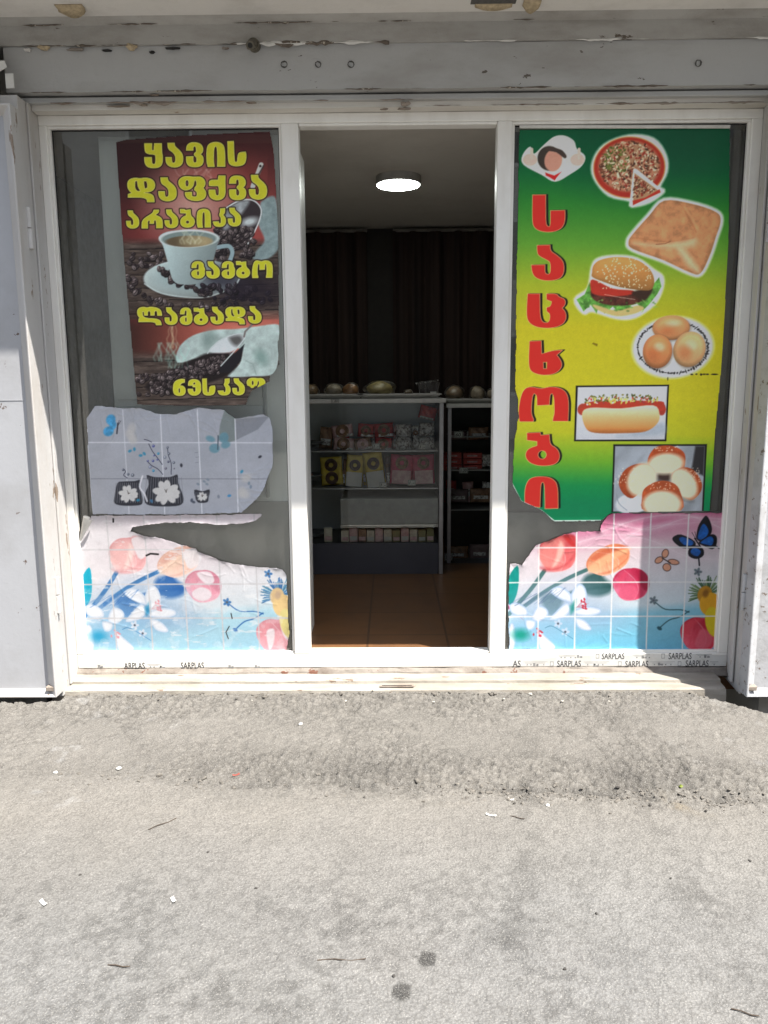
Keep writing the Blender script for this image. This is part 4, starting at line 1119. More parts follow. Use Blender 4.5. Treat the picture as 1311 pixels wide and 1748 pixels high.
def halfbun(pts, crust, fx, fy, frx, fry, fro):
    S.poly([C3c(*p) for p in pts], lambda u, v, sd: np.array(crust)*(.85+.35*fbm(u, v, .12, 3, 3)[:, None]), .8, smooth=4)
    S.ell(*C3c(fx, fy), frx, fry, fro, (214, 204, 174), 3.2, .96)
    i_ = S.box(*C3c(fx-90, fy-100), *C3c(fx+90, fy+40))
halfbun(((725,740),(760,705),(830,700),(890,730),(900,780),(880,825),(800,835),(730,820),(712,785)), (158, 68, 34), 803, 790, 31, 18, -5)
halfbun(((570,880),(600,820),(660,790),(720,795),(750,840),(700,900),(640,960),(590,935)), (150, 66, 34), 685, 868, 24, 30, 32)
halfbun(((830,850),(880,808),(940,820),(980,880),(975,930),(930,970),(880,940)), (154, 68, 34), 893, 888, 20, 29, -34)
halfbun(((685,960),(700,910),(770,875),(840,885),(875,930),(880,1020),(700,1024)), (160, 72, 38), 785, 990, 33, 23, 0)
for k in range(90):
    q_ = r.choice([(600, 850, 60, 40), (940, 850, 40, 40), (785, 900, 60, 20), (810, 715, 60, 12)])
    S.ell(*C3c(q_[0]+r.uniform(-1, 1)*q_[2], q_[1]+r.uniform(-1, 1)*q_[3]), r.uniform(.8, 1.8), .8, r.uniform(0, 180), (236, 222, 196), .6, .55)
# big red letters down the side
RED = (204, 44, 36)
def big(pts, f, holes=()):
    S.part('letter')
    o = np.array([f(*p) for p in pts]); hs = [np.array([f(*p) for p in h]) for h in holes]
    o = soften(o); hs = [soften(h) for h in hs]
    S.poly(o+np.array([4.0, -.6]), (24, 20, 18), .7, grow=.6, holes=[h+np.array([4.0, -.6]) for h in hs])
    S.poly(o+np.array([2.0, -.3]), (24, 20, 18), .7, grow=.4, holes=[h+np.array([2.0, -.3]) for h in hs])
    S.poly(o, (222, 190, 120), .6, grow=.7, holes=hs); S.poly(o, RED, .6, holes=hs)
big(((143,387),(207,386),(207,515),(212,540),(225,545),(232,535),(232,465),(302,463),(304,500),(296,540),(270,562),(225,572),(175,565),(148,545),(141,510)), C2c)
big(((165,637),(228,635),(230,665),(262,685),(292,712),(299,745),(295,780),(275,803),(225,813),(170,805),(142,780),(136,735),(203,733),(203,770),(212,780),(224,780),(232,770),(232,725),(222,712),(172,688),(165,665)), C2c)
big(((118,877),(178,877),(178,985),(190,1018),(215,1022),(228,1010),(230,975),(212,965),(212,945),(232,940),(238,915),(212,905),(212,877),(262,877),(272,893),(303,903),(305,930),(288,948),(305,965),(310,1000),(290,1030),(240,1047),(170,1045),(125,1022),(112,985)), C2c)
big(((128,182),(185,180),(187,245),(245,228),(290,226),(262,250),(285,280),(288,310),(260,340),(205,352),(145,340),(122,310)), C3c, [((195,285),(214,285),(213,318),(196,318))])
big(GLY_O := ((78,580),(72,530),(85,450),(105,415),(135,408),(170,415),(190,418),(225,408),(275,412),(310,435),(322,480),(318,578),(243,578),(245,560),(252,540),(250,460),(240,440),(228,445),(225,497),(165,500),(165,450),(150,440),(140,455),(135,530),(140,555),(148,570),(145,580)), C3c)
big(((115,637),(180,635),(182,648),(225,645),(228,695),(262,712),(278,745),(270,780),(235,798),(170,800),(120,780),(105,745),(120,715),(165,700),(165,678),(115,672)), C3c, [circ(190,745,22)])
big(((105,1000),(103,920),(120,870),(150,855),(200,853),(240,862),(268,895),(268,1010),(205,1012),(203,895),(195,880),(182,885),(178,1005),(150,1003)), C3c)
S.part(None)
# white torn rim at the lower left
S.line([C3c(*p) for p in ((42,890),(85,975),(140,1000),(185,1020),(250,1073),(480,1071))], 1.8, (226, 226, 220), .6, .9)
S.grain(.05, 5)
pp = S.build('pastry_poster', 'tall green and yellow poster with red letters, pizza, burger and buns in the right window', 'poster', MT['ink'], 1.6)
a, b = at(887, 216, Y=.016), at(1246, 216, Y=.016)
bm = bmesh.new(); cyl(bm, (a[0]-pp.location.x, .018-pp.location.y, a[2]-pp.location.z), (b[0]-pp.location.x, .018-pp.location.y, b[2]-pp.location.z), .0075, .0075, 12)
obj('rolled_edge', bm, MT['white_roll'], pp, smooth=False)

# ------------------------------------------------ tulip tile films, the same artwork in both windows
q6 = lambda x, y: (840+x/2.979, 840+y/2.979)
def tulips(S, fade):
    F = lambda c: tuple(x+(f-x)*fade for x, f in zip(c, (236, 236, 240)))
    def Fr(c):                                   # reds bleach much more than blues
        return tuple(x+(f-x)*min(.86, fade*1.3) for x, f in zip(c, (240, 232, 234)))
    def Fg(c):                                   # greens have turned blue on the bleached copy
        if not fade: return c
        m = (c[0]*.3+22, c[1]*.55+56, 202); return tuple(x+(y-x)*.72 for x, y in zip(c, m))
    i = np.arange(S.U.size); y = (S.V-840)*2.979; x = (S.U-840)*2.979
    t = y+.10*(x-600)
    kk = [90, 180, 300, 430, 590, 640, 800]
    pal = [(Fr((206, 96, 140)) if not fade else (226, 214, 220)), (Fr((214, 132, 164)) if not fade else (228, 222, 228)), F((222, 200, 208)), F((222, 218, 224)), F((206, 222, 232)), F((140, 204, 228)), F((112, 188, 220))]
    base = np.stack([np.interp(t, kk, [p[k] for p in pal]) for k in range(3)], -1)
    lft = np.clip((430-x)/330, 0, 1)[:, None]*np.clip((560-y)/200, 0, 1)[:, None]
    base = base*(1-.8*lft)+np.array(F((228, 224, 230)))*.8*lft
    S.put(i, np.ones(len(i)), base)
    for pts, a in ((((560,200),(700,150),(860,118),(1020,125),(1180,190)), .35), (((600,300),(760,190),(960,160),(1180,150)), .25), (((420,260),(620,215),(820,250),(1000,330),(1180,340)), .3), (((640,160),(800,190),(1000,130),(1190,140)), .3)):
        S.line([q6(*p) for p in pts], 9, (244, 226, 234), 4, a, smooth=6)
        S.line([q6(*p) for p in pts], 1.2, (250, 240, 246), .8, a, smooth=6)
    S.part('tulip_picture')
    GR = Fg((46, 96, 92)); GD = Fg((18, 66, 62))
    S.line([q6(*p) for p in ((265,400),(200,490),(130,570),(85,620))], 7, GR, .9, .9, smooth=4)
    S.line([q6(*p) for p in ((480,395),(380,440),(260,510),(150,590))], 6.5, GR, .9, .9, smooth=4)
    S.poly([q6(*p) for p in ((470,430),(540,405),(575,440),(610,470),(600,510),(540,530),(480,520),(450,490))], GD, 4, smooth=4, alpha=.9)
    S.line([q6(*p) for p in ((610,480),(500,490),(400,510),(300,540))], 5, GD, 2, .85, smooth=4)
    S.poly([q6(*p) for p in ((250,540),(310,510),(360,545),(340,600),(300,630),(270,600))], GD, 4, smooth=4, alpha=.85)
    S.poly([q6(*p) for p in ((128,372),(136,440),(125,520),(95,575),(78,540),(80,440))], ((24, 172, 202) if fade else (10, 148, 140)), .9, smooth=3)
    def tul(cx, cy, rx, ry, ro, c, c2):
        a0 = math.radians(ro)
        def T(x, y): return q6(cx+x*rx*math.cos(a0)-y*ry*math.sin(a0), cy+x*rx*math.sin(a0)+y*ry*math.cos(a0))
        def shade(k, dirx):
            def f(u, v, sd):
                x, y = (u-840)*2.979-cx, (v-840)*2.979-cy
                X_, Y_ = (x*math.cos(a0)+y*math.sin(a0))/rx, (-x*math.sin(a0)+y*math.cos(a0))/ry
                st = fbm(X_*3.2+dirx, Y_*.7, 3.0, 4, 7)
                m = np.clip(.55+.38*Y_*.6+.5*(st-.5)+.35*dirx*X_, 0, 1)[:, None]
                col = np.array(Fr(c2))*m*k+np.array(Fr(c))*(1-m*k)
                return col*(1.05-.22*np.clip(.5-Y_, 0, 1)*.5)[:, None]
            return f
        S.poly([T(*q) for q in ((-.98,.1),(-.9,-.5),(-.45,-.92),(.1,-.98),(.6,-.86),(.95,-.4),(.98,.2),(.7,.75),(.1,1.0),(-.5,.9))], shade(.62, 0), .9, smooth=4)
        S.poly([T(*q) for q in ((.05,-.98),(.6,-.88),(.97,-.35),(.96,.25),(.6,.8),(.35,.3),(.2,-.4))], shade(.42, .9), .8, smooth=4)
        S.poly([T(*q) for q in ((-.95,.2),(-.8,-.45),(-.35,-.85),(.2,-.3),(.42,.35),(.15,.95),(-.45,.9))], shade(.95, -.7), .8, smooth=4)
        S.line([T(*q) for q in ((-.35,-.85),(.2,-.3),(.42,.35),(.18,.93))], 1.3, Fr(tuple(min(255, k*.4+150) for k in c)), .8, .6, smooth=4)
        S.line([T(*q) for q in ((-.5,.9),(.1,1.0),(.7,.75),(.97,.2))], 1.4, Fr(tuple(min(255, k*.3+180) for k in c)), .8, .6, smooth=4)
    tul(332, 312, 98, 92, 0, (214, 76, 84), (240, 170, 160))
    tul(590, 345, 115, 70, -22, (226, 128, 88), (246, 186, 150))
    tul(705, 468, 93, 82, 0, (196, 30, 72), (236, 120, 150))
    S.poly([q6(*p) for p in ((160,650),(40,560),(78,570))], Fr((220, 60, 110)), 1)
    tul(1052, 722, 98, 85, 10, (196, 28, 52), (226, 96, 116))
    def pp_(pts, c, aa=1.6, al=.9): S.poly([q6(*q) for q in pts], Fr(c), aa, smooth=4, alpha=al)
    pp_(((250,300),(300,245),(350,232),(368,280),(345,340),(295,398),(255,370)), (236, 136, 130), 3.5, .8)
    pp_(((345,250),(366,285),(345,345),(300,395),(325,330)), (250, 206, 192), 2.5, .75)
    pp_(((360,218),(400,214),(424,230),(426,290),(395,268)), (196, 46, 48), 2, .85)
    pp_(((240,380),(275,402),(340,394),(400,350),(420,310),(380,360),(310,385)), (196, 66, 74), 3, .7)
    pp_(((490,385),(560,330),(690,283),(690,300),(590,360),(505,412)), (246, 188, 142), 2.6, .7)
    pp_(((500,335),(560,295),(650,270),(690,280),(600,305),(520,350)), (206, 92, 60), 2.2, .6)
    pp_(((540,415),(600,400),(660,360),(692,330),(650,374),(590,412)), (190, 88, 56), 2.2, .6)
    pp_(((730,392),(785,418),(796,470),(780,500),(745,455)), (164, 18, 58), 2.2, .75)
    pp_(((640,505),(690,472),(733,490),(738,528),(700,549),(650,535)), (228, 96, 130), 1.6, .8)
    pp_(((622,470),(650,420),(700,395),(680,430),(640,480)), (222, 70, 104), 3, .6)
    pp_(((1030,770),(1058,700),(1095,704),(1122,742),(1100,788),(1055,796)), (228, 106, 124), 1.8, .8)
    pp_(((965,690),(1010,650),(1080,640),(1030,672),(985,730)), (222, 66, 84), 3, .7)
    if fade:
        W_ = (236, 233, 238)
        for pts in (((680,400),(745,396),(765,440),(735,462),(700,440)), ((645,500),(690,474),(735,488),(742,520),(700,545),(655,530)), ((360,225),(425,222),(432,300),(395,330),(372,290)), ((620,290),(700,275),(705,340),(650,380),(625,350)), ((1010,700),(1050,690),(1040,760),(1015,790)), ((1085,660),(1130,690),(1120,740),(1095,720))):
            S.poly([q6(*q) for q in pts], W_, 1.2, smooth=4, alpha=.85)
    S.part(None)
    S.ell(*q6(330, 590), 78, 42, -12, (120, 166, 212) if fade else (168, 190, 220), 26, .6)
    S.ell(*q6(180, 720), 60, 34, 0, (150, 196, 228), 22, .6); S.ell(*q6(560, 640), 50, 18, 0, (150, 178, 210), 14, .6)
    def petal(pts, c=(232, 238, 248), sh=(138, 174, 218)):
        S.poly([q6(*p) for p in pts], lambda u, v, sd: (np.array(F(c))[None]*np.clip(.30-sd/6, .0, 1)[:, None]+np.array(F(sh))[None]*(1-np.clip(.30-sd/6, 0, 1))[:, None]), .8, smooth=4)
    petal(((295,500),(340,478),(395,510),(410,560),(370,555),(320,530)))
    petal(((400,520),(440,465),(475,490),(480,560),(440,600),(410,580)))
    petal(((420,600),(480,580),(545,590),(550,615),(500,630),(430,625)))
    petal(((330,600),(380,560),(400,600),(360,640),(290,650)))
    petal(((420,640),(470,650),(505,690),(490,705),(440,690)))
    S.poly([q6(*p) for p in ((395,580),(425,545),(420,600),(400,620))], Fg((30, 140, 130)), 3, alpha=.8)
    petal(((92,570),(130,562),(175,590),(180,625),(130,630),(95,610)))
    petal(((200,640),(230,580),(275,590),(285,625),(240,660)))
    petal(((235,700),(270,730),(320,780),(300,800),(240,790)))
    petal(((85,680),(110,670),(120,740),(110,795),(85,795)))
    petal(((170,650),(220,655),(215,690),(180,700)))
    S.ell(*q6(145, 725), 13, 9, 0, (40, 160, 206) if fade else (16, 150, 130), 6, .9)
    rr_ = random.Random(3)
    for k in range(10): S.line([q6(430, 585), q6(445+rr_.uniform(0, 45), 540+rr_.uniform(0, 55))], .9, Fr((190, 150, 170)), .5, .8); 
    for k in range(8): S.ell(*q6(450+rr_.uniform(0, 28), 540+rr_.uniform(0, 60)), 2.6, 1.6, rr_.uniform(0, 90), Fr((200, 60, 80)), .6)
    for k in range(8): S.ell(*q6(208+rr_.uniform(0, 45), 672+rr_.uniform(0, 60)), 2.4, 1.5, rr_.uniform(0, 90), Fr((200, 60, 80)), .6)
    for x, y in ((335, 668), (372, 710), (820, 550), (1045, 405)):
        for k in range(5): S.ell(*q6(x+13*math.cos(k*1.26), y+13*math.sin(k*1.26)), 3.2, 2.2, 72*k, F((196, 214, 236)) if x < 500 else Fg((108, 124, 132)), .7)
        S.ell(*q6(x, y), 2, 2, 0, (90, 96, 110), .6)
    S.line([q6(*p) for p in ((270,690),(300,680),(340,700),(410,745))], 1.2, Fg((60, 120, 150)), .6, .7, smooth=4)
    S.line([q6(*p) for p in ((830,560),(880,595),(960,598),(1000,610))], 2, Fg((50, 90, 100)), .7, .9, smooth=4)
    S.line([q6(*p) for p in ((850,690),(900,650),(950,635),(1000,605))], 2, Fg((50, 90, 100)), .7, .9, smooth=4); S.ell(*q6(850, 692), 4.5, 3, 30, Fg((40, 90, 104)), .8)
    for k in range(18):
        x = rr_.uniform(150, 400); S.line([q6(x, 560-.2*x), q6(x-60-rr_.uniform(0, 60), 600-.1*x)], .7, Fg((90, 110, 150)), .6, .5)
    S.part(None)
    for k in range(46):
        a = math.radians(rr_.uniform(150, 345)); L = rr_.uniform(70, 105)
        S.line([q6(1095, 520), q6(1095+L*math.cos(a), 520+L*math.sin(a))], 1.6, Fg(rr_.choice([(70, 104, 62), (40, 76, 50), (120, 146, 96)])), .7, .85)
    S.ell(*q6(1080, 520), 12, 15, 20, Fr((196, 140, 40)), 1.2); S.ell(*q6(1110, 570), 19, 20, 0, Fr((232, 170, 40)), 1); S.ell(*q6(1125, 660), 14, 26, -10, Fr((222, 200, 40)), 1)
    S.ell(*q6(1085, 515), 5, 7, 20, Fr((130, 84, 30)), 2, .8)
    if not fade:
        S.part('butterfly_picture')
        bl, bk = (22, 92, 176), (16, 18, 30)
        def wing(pts, inner):
            S.poly([q6(*p) for p in pts], bk, .7, smooth=3); S.poly([q6(*p) for p in inner], lambda u, v, sd: np.array(bl)*(.8+.5*fbm(u, v, .2, 3, 4)[:, None]), 1.0, smooth=3)
        wing(((1040,240),(1045,180),(1070,135),(1090,120),(1112,160),(1115,205),(1080,250)), ((1045,235),(1055,190),(1075,160),(1098,190),(1095,215),(1075,240)))
        wing(((1050,255),(1110,215),(1140,225),(1140,265),(1120,290),(1080,275)), ((1060,255),(1105,225),(1125,240),(1115,270),(1085,265)))
        wing(((1030,250),(960,215),(918,230),(925,255),(970,285),(1025,280)), ((1020,250),(970,228),(950,238),(975,268),(1015,270)))
        wing(((1030,270),(1000,290),(1000,325),(1040,340),(1075,320),(1070,285)), ((1030,282),(1010,296),(1015,315),(1045,325),(1060,300)))
        S.line([q6(1050, 335), q6(1053, 372)], 2.6, bk, .6); S.line([q6(1130, 270), q6(1165, 292)], 2.4, bk, .6); S.line([q6(1030, 235), q6(1060, 280)], 2.6, bk, .6)
        S.line([q6(1035, 238), q6(1015, 205)], .8, bk, .5); S.line([q6(1038, 236), q6(1030, 200)], .8, bk, .5)
        S.part('butterfly_picture')
        ora = (222, 160, 130)
        for (x, y, rx, ry, ro) in ((848, 345, 8, 5.5, -30), (880, 312, 6, 8, 20), (922, 355, 10, 5, 10), (888, 382, 7.5, 7, 20)):
            S.ell(*q6(x, y), rx, ry, ro, (70, 50, 48), .7); S.ell(*q6(x, y), rx-1.2, ry-1.2, ro, ora, .8)
        S.line([q6(865, 335), q6(905, 360)], 2, (60, 44, 44), .6)
    S.part(None)
    # printed white tile joints
    for xa, ya, xb, yb in ((240,100,232,800),(432,100,418,800),(620,100,600,800),(808,100,782,800),(1000,100,965,800),(60,283,1190,280),(60,460,1190,456),(60,633,1190,630)):
        S.line([q6(xa, ya), q6(xb, yb)], 2.2, (206, 204, 208) if fade else (240, 240, 240), .7, .95, keep=True)

def creases(S, n, box_, seed, amp=.0009):
    r = random.Random(seed)
    for k in range(n):
        x, y = r.uniform(box_[0], box_[2]), r.uniform(box_[1], box_[3]); a = r.uniform(-.5, .5) if r.random() < .7 else r.uniform(.9, 2.0)
        L = r.uniform(12, 60); b = r.uniform(-.012, .012)
        p = [(x+L*t*math.cos(a+b*L*t), y+L*t*math.sin(a+b*L*t)) for t in (0, .25, .5, .75, 1)]
        p = np.array(p); i = np.nonzero((S.u > p[:, 0].min()-4) & (S.u < p[:, 0].max()+4) & (S.v > p[:, 1].min()-4) & (S.v < p[:, 1].max()+4))[0]
        if not len(i): continue
        d = np.full(len(i), 1e9)
        for (x0, y0), (x1, y1) in zip(p[:-1], p[1:]):
            dx, dy = x1-x0, y1-y0; t = np.clip(((S.u[i]-x0)*dx+(S.v[i]-y0)*dy)/(dx*dx+dy*dy+1e-9), 0, 1)
            d = np.minimum(d, np.hypot(S.u[i]-x0-t*dx, S.v[i]-y0-t*dy))
        S.off[i] += amp*r.uniform(.5, 1.3)*np.exp(-(d/1.7)**2)
out = [q6(*p) for p in ((605,108),(900,105),(1183,103),(1172,300),(1160,560),(1140,802),(600,803),(85,800),(82,590),(86,430),(90,362),(150,368),(165,345),(205,290),(220,268),(300,238),(380,210),(440,197),(500,200),(548,198),(552,165),(585,118))]
S = Sheet(tear(out, .9, 4, (2, 3, 5)), GYP, .0026, ripple=.003, seed=21)
S.lift(out, .007, 5, 3)
tulips(S, 0)
creases(S, 34, (940, 870, 1080, 960), 5, .0007); creases(S, 26, (960, 1060, 1220, 1110), 6, .0007); creases(S, 16, (880, 900, 1220, 1110), 7, .0005)
S.grain(.05, 5)
S.build('tulip_film', 'torn tile film with vivid tulips and a blue butterfly under the pastry poster', 'window film', MT['ink'], 0.72)
q5 = lambda x, y: (110+x/3.197, 860+y/3.197)
out = [q5(*p) for p in ((150,62),(500,60),(800,56),(1082,52),(1075,70),(1045,92),(960,108),(850,115),(700,100),(520,108),(375,128),(365,148),(430,170),(520,185),(620,215),(720,240),(730,258),(860,310),(1000,335),(1190,355),(1215,390),(1218,480),(1224,600),(1228,720),(1212,800),(700,806),(120,808),(122,690),(100,480),(90,320),(80,190),(105,130))]
DX = float(at(920.5, 991, Y=GYP)[0]-at(192, 995, Y=GYP)[0])
S = Sheet(tear(out, .9, 6), GYP, .0026, ripple=.004, seed=25, dx=DX)
S.lift(out, .008, 5, 5)
tulips(S, .42)
# scratched-through spots and print rubbed off
i = np.arange(S.U.size); S.part(None)
rub = sstep(.60, .68, fbm(S.u, S.v, .05, 5, 91)); S.put(i, .22*rub, (236, 236, 240), True)
scr = sstep(.72, .76, fbm(S.u*.4, S.v*1.4, .11, 4, 95)); S.put(i, .5*scr, (238, 238, 240), True)
su = lambda p, w, c=(46, 42, 44), a=.9: None
for p, w in ((((448,282),(470,272),(512,275)), 3.2), (((268,82),(268,98)), 3), (((895,735),(882,700),(900,668)), 1.6), (((910,598),(916,625)), 1.8)):
    P_ = np.array([q5(*k) for k in p]); j = np.nonzero((S.u > P_[:, 0].min()-5) & (S.u < P_[:, 0].max()+5) & (S.v > P_[:, 1].min()-5) & (S.v < P_[:, 1].max()+5))[0]
    d = np.full(len(j), 1e9)
    for (x0, y0), (x1, y1) in zip(P_[:-1], P_[1:]):
        dx, dy = x1-x0, y1-y0; t = np.clip(((S.u[j]-x0)*dx+(S.v[j]-y0)*dy)/(dx*dx+dy*dy+1e-9), 0, 1); d = np.minimum(d, np.hypot(S.u[j]-x0-t*dx, S.v[j]-y0-t*dy))
    S.put(j, np.clip(.5-(d-w/2), 0, 1), (40, 38, 38), True)
creases(S, 60, (140, 870, 490, 1110), 9, .0006)
S.grain(.05, 5)
tf = S.build('tulip_film', 'sun-bleached torn tile film with pale pink and blue tulips under the cup film', 'window film', MT['ink'], 0.62)
# curled corner at its upper left
a = at(*q5(140, 72), Y=.022); b = at(*q5(88, 200), Y=.022)
bm = bmesh.new()
n = 10; L0 = Vector(a)-tf.location; L1 = Vector(b)-tf.location; ax = (L1-L0).normalized(); px_ = Vector((0, -1, 0)); qx = ax.cross(px_)
rows = []
for j in range(9):
    t = j/8; c = L0.lerp(L1, t); R0 = .020*(1-t)+.004
    rows.append([bm.verts.new(c+R0*(math.cos(th)*qx+(math.sin(th)+1)*px_)) for th in np.linspace(-1.6, 3.6, n)])
for r0, r1 in zip(rows[:-1], rows[1:]):
    for k in range(n-1): bm.faces.new((r0[k], r0[k+1], r1[k+1], r1[k]))
obj('curled_corner', bm, MT['white_roll'], tf, smooth=True)

# ------------------------------------------------ pale film with cups
q4 = lambda x, y: (120+x/3.2775, 660+y/3.2775)
out = [q4(*p) for p in ((92,180),(140,105),(220,112),(300,120),(390,118),(480,150),(580,155),(700,120),(720,115),(865,130),(925,176),(1000,165),(1080,152),(1115,170),(1130,220),(1136,300),(1135,440),(1110,500),(1090,560),(1060,610),(1010,660),(960,705),(600,714),(125,715),(118,600),(108,450),(100,300))]
S = Sheet(tear(out, .7, 8, (23, 24, 25)), GYP, .0025, ripple=.004, seed=33)
S.lift(out, .008, 6, 7)
i = np.arange(S.U.size)
S.put(i, np.ones(len(i)), np.array([152, 155, 163])*(.96+.10*fbm(S.U, S.V, .02, 3, 2))[:, None])
S.poly([q4(*p) for p in ((925,180),(1115,165),(1050,240),(925,300))], (124, 127, 134), 1)
S.poly([q4(*p) for p in ((865,128),(838,215),(830,298),(890,312),(925,300),(925,174))], (116, 124, 124), 1.2)     # gap: grey-green of the glass behind painted onto the film
for xa, ya, xb, yb, k in ((295,130,330,714,.6),(505,150,530,714,.9),(712,130,738,714,.95),(922,180,940,705,.9),(95,312,1136,314,.8),(120,515,1100,517,.0)):
    if k: S.line([q4(xa, ya), q4(xb, yb)], 2.0, (196, 198, 204), .6, k)
S.line([q4(120, 515), q4(1100, 516)], 1.1, (104, 106, 114), .5, .9)
S.line([q4(92, 180), q4(125, 715)], 1.6, (214, 216, 218), .6, .8)
S.part('butterfly_picture')
for x, y, rx, ry, ro in ((228, 185, 8, 9, 20), (215, 250, 9, 8, -30), (240, 215, 6, 8, 10)): S.ell(*q4(x, y), rx, ry, ro, lambda u, v, sd, a, b: np.array([64, 140, 186])*(.75+.5*fbm(u, v, .2, 3, 3)[:, None]), 1.5, .95)
S.line([q4(268, 205), q4(262, 262)], 2.2, (40, 40, 50), .8); S.line([q4(270, 215), q4(285, 190)], .8, (50, 50, 60), .5); S.line([q4(268, 215), q4(275, 188)], .8, (50, 50, 60), .5)
S.part('butterfly_picture')
for x, y, rx, ry, ro in ((785, 292, 8, 5, 20), (808, 345, 9, 8, 0), (860, 285, 8, 9, 20), (870, 325, 8, 6, -20)): S.ell(*q4(x, y), rx, ry, ro, (92, 132, 146), 1.5, .85)
S.line([q4(828, 275), q4(826, 350)], 2, (70, 84, 96), .8)
S.part('cup_picture')
def cup(pts, stripes, flower):
    o = np.array([q4(*p) for p in pts])
    S.poly(o, (46, 47, 54), .8, smooth=3)
    x0, x1, y0, y1 = o[:, 0].min(), o[:, 0].max(), o[:, 1].min(), o[:, 1].max()
    for k in range(stripes):
        x = x0+3+(x1-x0-6)*k/(stripes-1)
        S.line([(x, y0+5), (x+(x-(x0+x1)/2)*.12, y1-5)], 1.0, (118, 120, 128), .5, .75)
    for k in range(9):
        a = k*2.399; fx, fy, fr_ = flower
        S.ell(fx+fr_*.5*math.cos(a), fy+fr_*.42*math.sin(a), fr_*.48, fr_*.26, math.degrees(a), (188, 187, 186), .7)
    for k in range(5): S.line([(fx, fy), (fx+RNG.uniform(-3, 3), fy-4+RNG.uniform(-2, 3))], .8, (90, 84, 80), .5)
cup(((265,540),(300,530),(360,528),(392,522),(388,560),(405,620),(402,655),(370,665),(290,665),(248,650),(250,610)), 13, (*q4(325, 600), 17))
cup(((428,495),(470,505),(560,505),(600,492),(605,540),(632,610),(630,650),(590,668),(470,668),(420,650),(418,600),(440,545)), 16, (*q4(537, 592), 24))
S.line([q4(405, 500), q4(390, 560), q4(415, 600), q4(430, 640)], 3, (200, 200, 206), .7, .9, smooth=4)
cup(((694,578),(740,585),(780,576),(775,620),(768,645),(735,650),(708,640)), 7, (*q4(738, 615), 9))
S.part(None)
def sprig(pts, balls, col=(44, 46, 66)):
    S.line([q4(*p) for p in pts], 1.3, col, .5, .95, smooth=5)
    for x, y, r_, c in balls:
        S.ell(*q4(x, y), r_, r_, 0, c, .5); S.ell(*q4(x-2, y-2), r_*.4, r_*.4, 0, (190, 196, 210), .6, .7)
bc, tl_ = (66, 70, 128), (42, 124, 158)
sprig(((440,320),(460,360),(490,400),(515,435)), ((466,332,2.4,bc),(493,374,2.2,tl_),(470,385,1.5,bc),(488,408,1.6,bc)))
sprig(((430,415),(455,440),(490,460),(518,490)), ((435,415,1.6,bc),(448,450,3,(120,126,146)),(466,470,2.2,tl_),(464,415,2.2,bc)))
sprig(((545,345),(550,385),(565,430),(565,490)), ((545,340,2.2,(90,94,106)),(553,375,2.4,(90,94,106)),(530,395,3,(120,124,136)),(580,425,2.4,(90,94,106)),(535,457,2.2,(88,84,98)),(582,458,1.4,(88,84,98)),(550,420,2,(60,60,80))))
sprig(((415,295),(435,300),(455,310)), ()); sprig(((300,460),(310,475),(300,495),(320,510)), ((350,495,3,(90,94,104)),(325,490,2.4,(80,86,98)),(297,465,2,(70,74,86))))
for x, y in ((715,545),(750,530),(770,520),(765,545)): S.ell(*q4(x, y), 3, 2, 30, (110, 122, 134), .8, .8)
for x, y, c in ((335,360,tl_),(360,350,tl_),(395,385,tl_),(415,375,tl_),(960,475,tl_),(890,610,(50,120,170)),(1000,540,(110,124,138)),(1010,560,(110,124,138)),(380,635,tl_),(455,640,(60,110,150)),(830,615,(110,116,128)),(680,635,(60,66,80)),(690,645,(60,66,80)),(622,440,(30,30,40)),(1062,392,(30,30,40))):
    S.ell(*q4(x, y), 3.2, 2.2, RNG.uniform(0, 180), c, .8, .85)
for x, y in ((345,235),(335,270),(350,295),(985,510),(960,590),(975,600)): S.ell(*q4(x, y), 9, 7, RNG.uniform(0, 180), (176, 174, 172), 2.5, .7)
for x, y in ((705,370),(712,395),(708,425)): S.line([q4(x-8, y), q4(x+8, y-2)], .9, (110, 112, 122), .5, .8)
S.part(None)
creases(S, 30, (150, 690, 465, 720), 15, .0014); creases(S, 30, (400, 800, 470, 880), 16, .0014)
S.grain(.05, 5)
S.build('cup_film', 'pale lilac tile film with two striped black cups and blue butterflies in the left window', 'window film', MT['ink'], 1.32)
# a strip of clear film still hanging right of it
# ================================================================== inside the shop
def P(u, v, Y): return at(u, v, Y=Y)
FZ = 0.13                                   # shop floor
CZ = 2.75                                   # ceiling
IL, IR, BK = -2.05, 2.15, 3.06
fl = Mat('floor_tiles', (.2, .1, .05), .35)
bt = fl.n('ShaderNodeTexBrick', offset=0.0, inp={'Scale': 1.0, 'Mortar Size': 0.006, 'Brick Width': .42, 'Row Height': .42, 'Color1': (.19, .092, .04, 1), 'Color2': (.165, .08, .036, 1), 'Mortar': (.085, .045, .025, 1)})
mp = fl.n('ShaderNodeMapping'); mp.inputs['Location'].default_value = (.13, .02, 0)
fl.l(fl.coord(), mp.inputs[0]); fl.l(mp.outputs[0], bt.inputs[0])
fl.base(fl.mix(fl.mul(fl.mask(fl.noise(7, 5), .45, .75), .5), bt.outputs[0], (.09, .05, .03)))
tag(obj('floor', nbox(IL, IR, .07, BK, -.05, FZ), fl.m), kind='structure')
cl = paint('ceiling_white', (.74, .70, .63), (.4, .36, .3), .3, rough=.8, bump=.05)
tag(obj('ceiling', nbox(IL, IR, .30, BK, CZ, CZ+.1), cl), kind='structure')
dk = plain('dark_inside_wall', (.36, .34, .31), .8, var=.3)
tag(obj('inside_wall', nbox(IL-.1, IL, .30, BK, FZ, CZ), dk), kind='structure')
tag(obj('inside_wall', nbox(IR, IR+.1, .30, BK, FZ, CZ), dk), kind='structure')
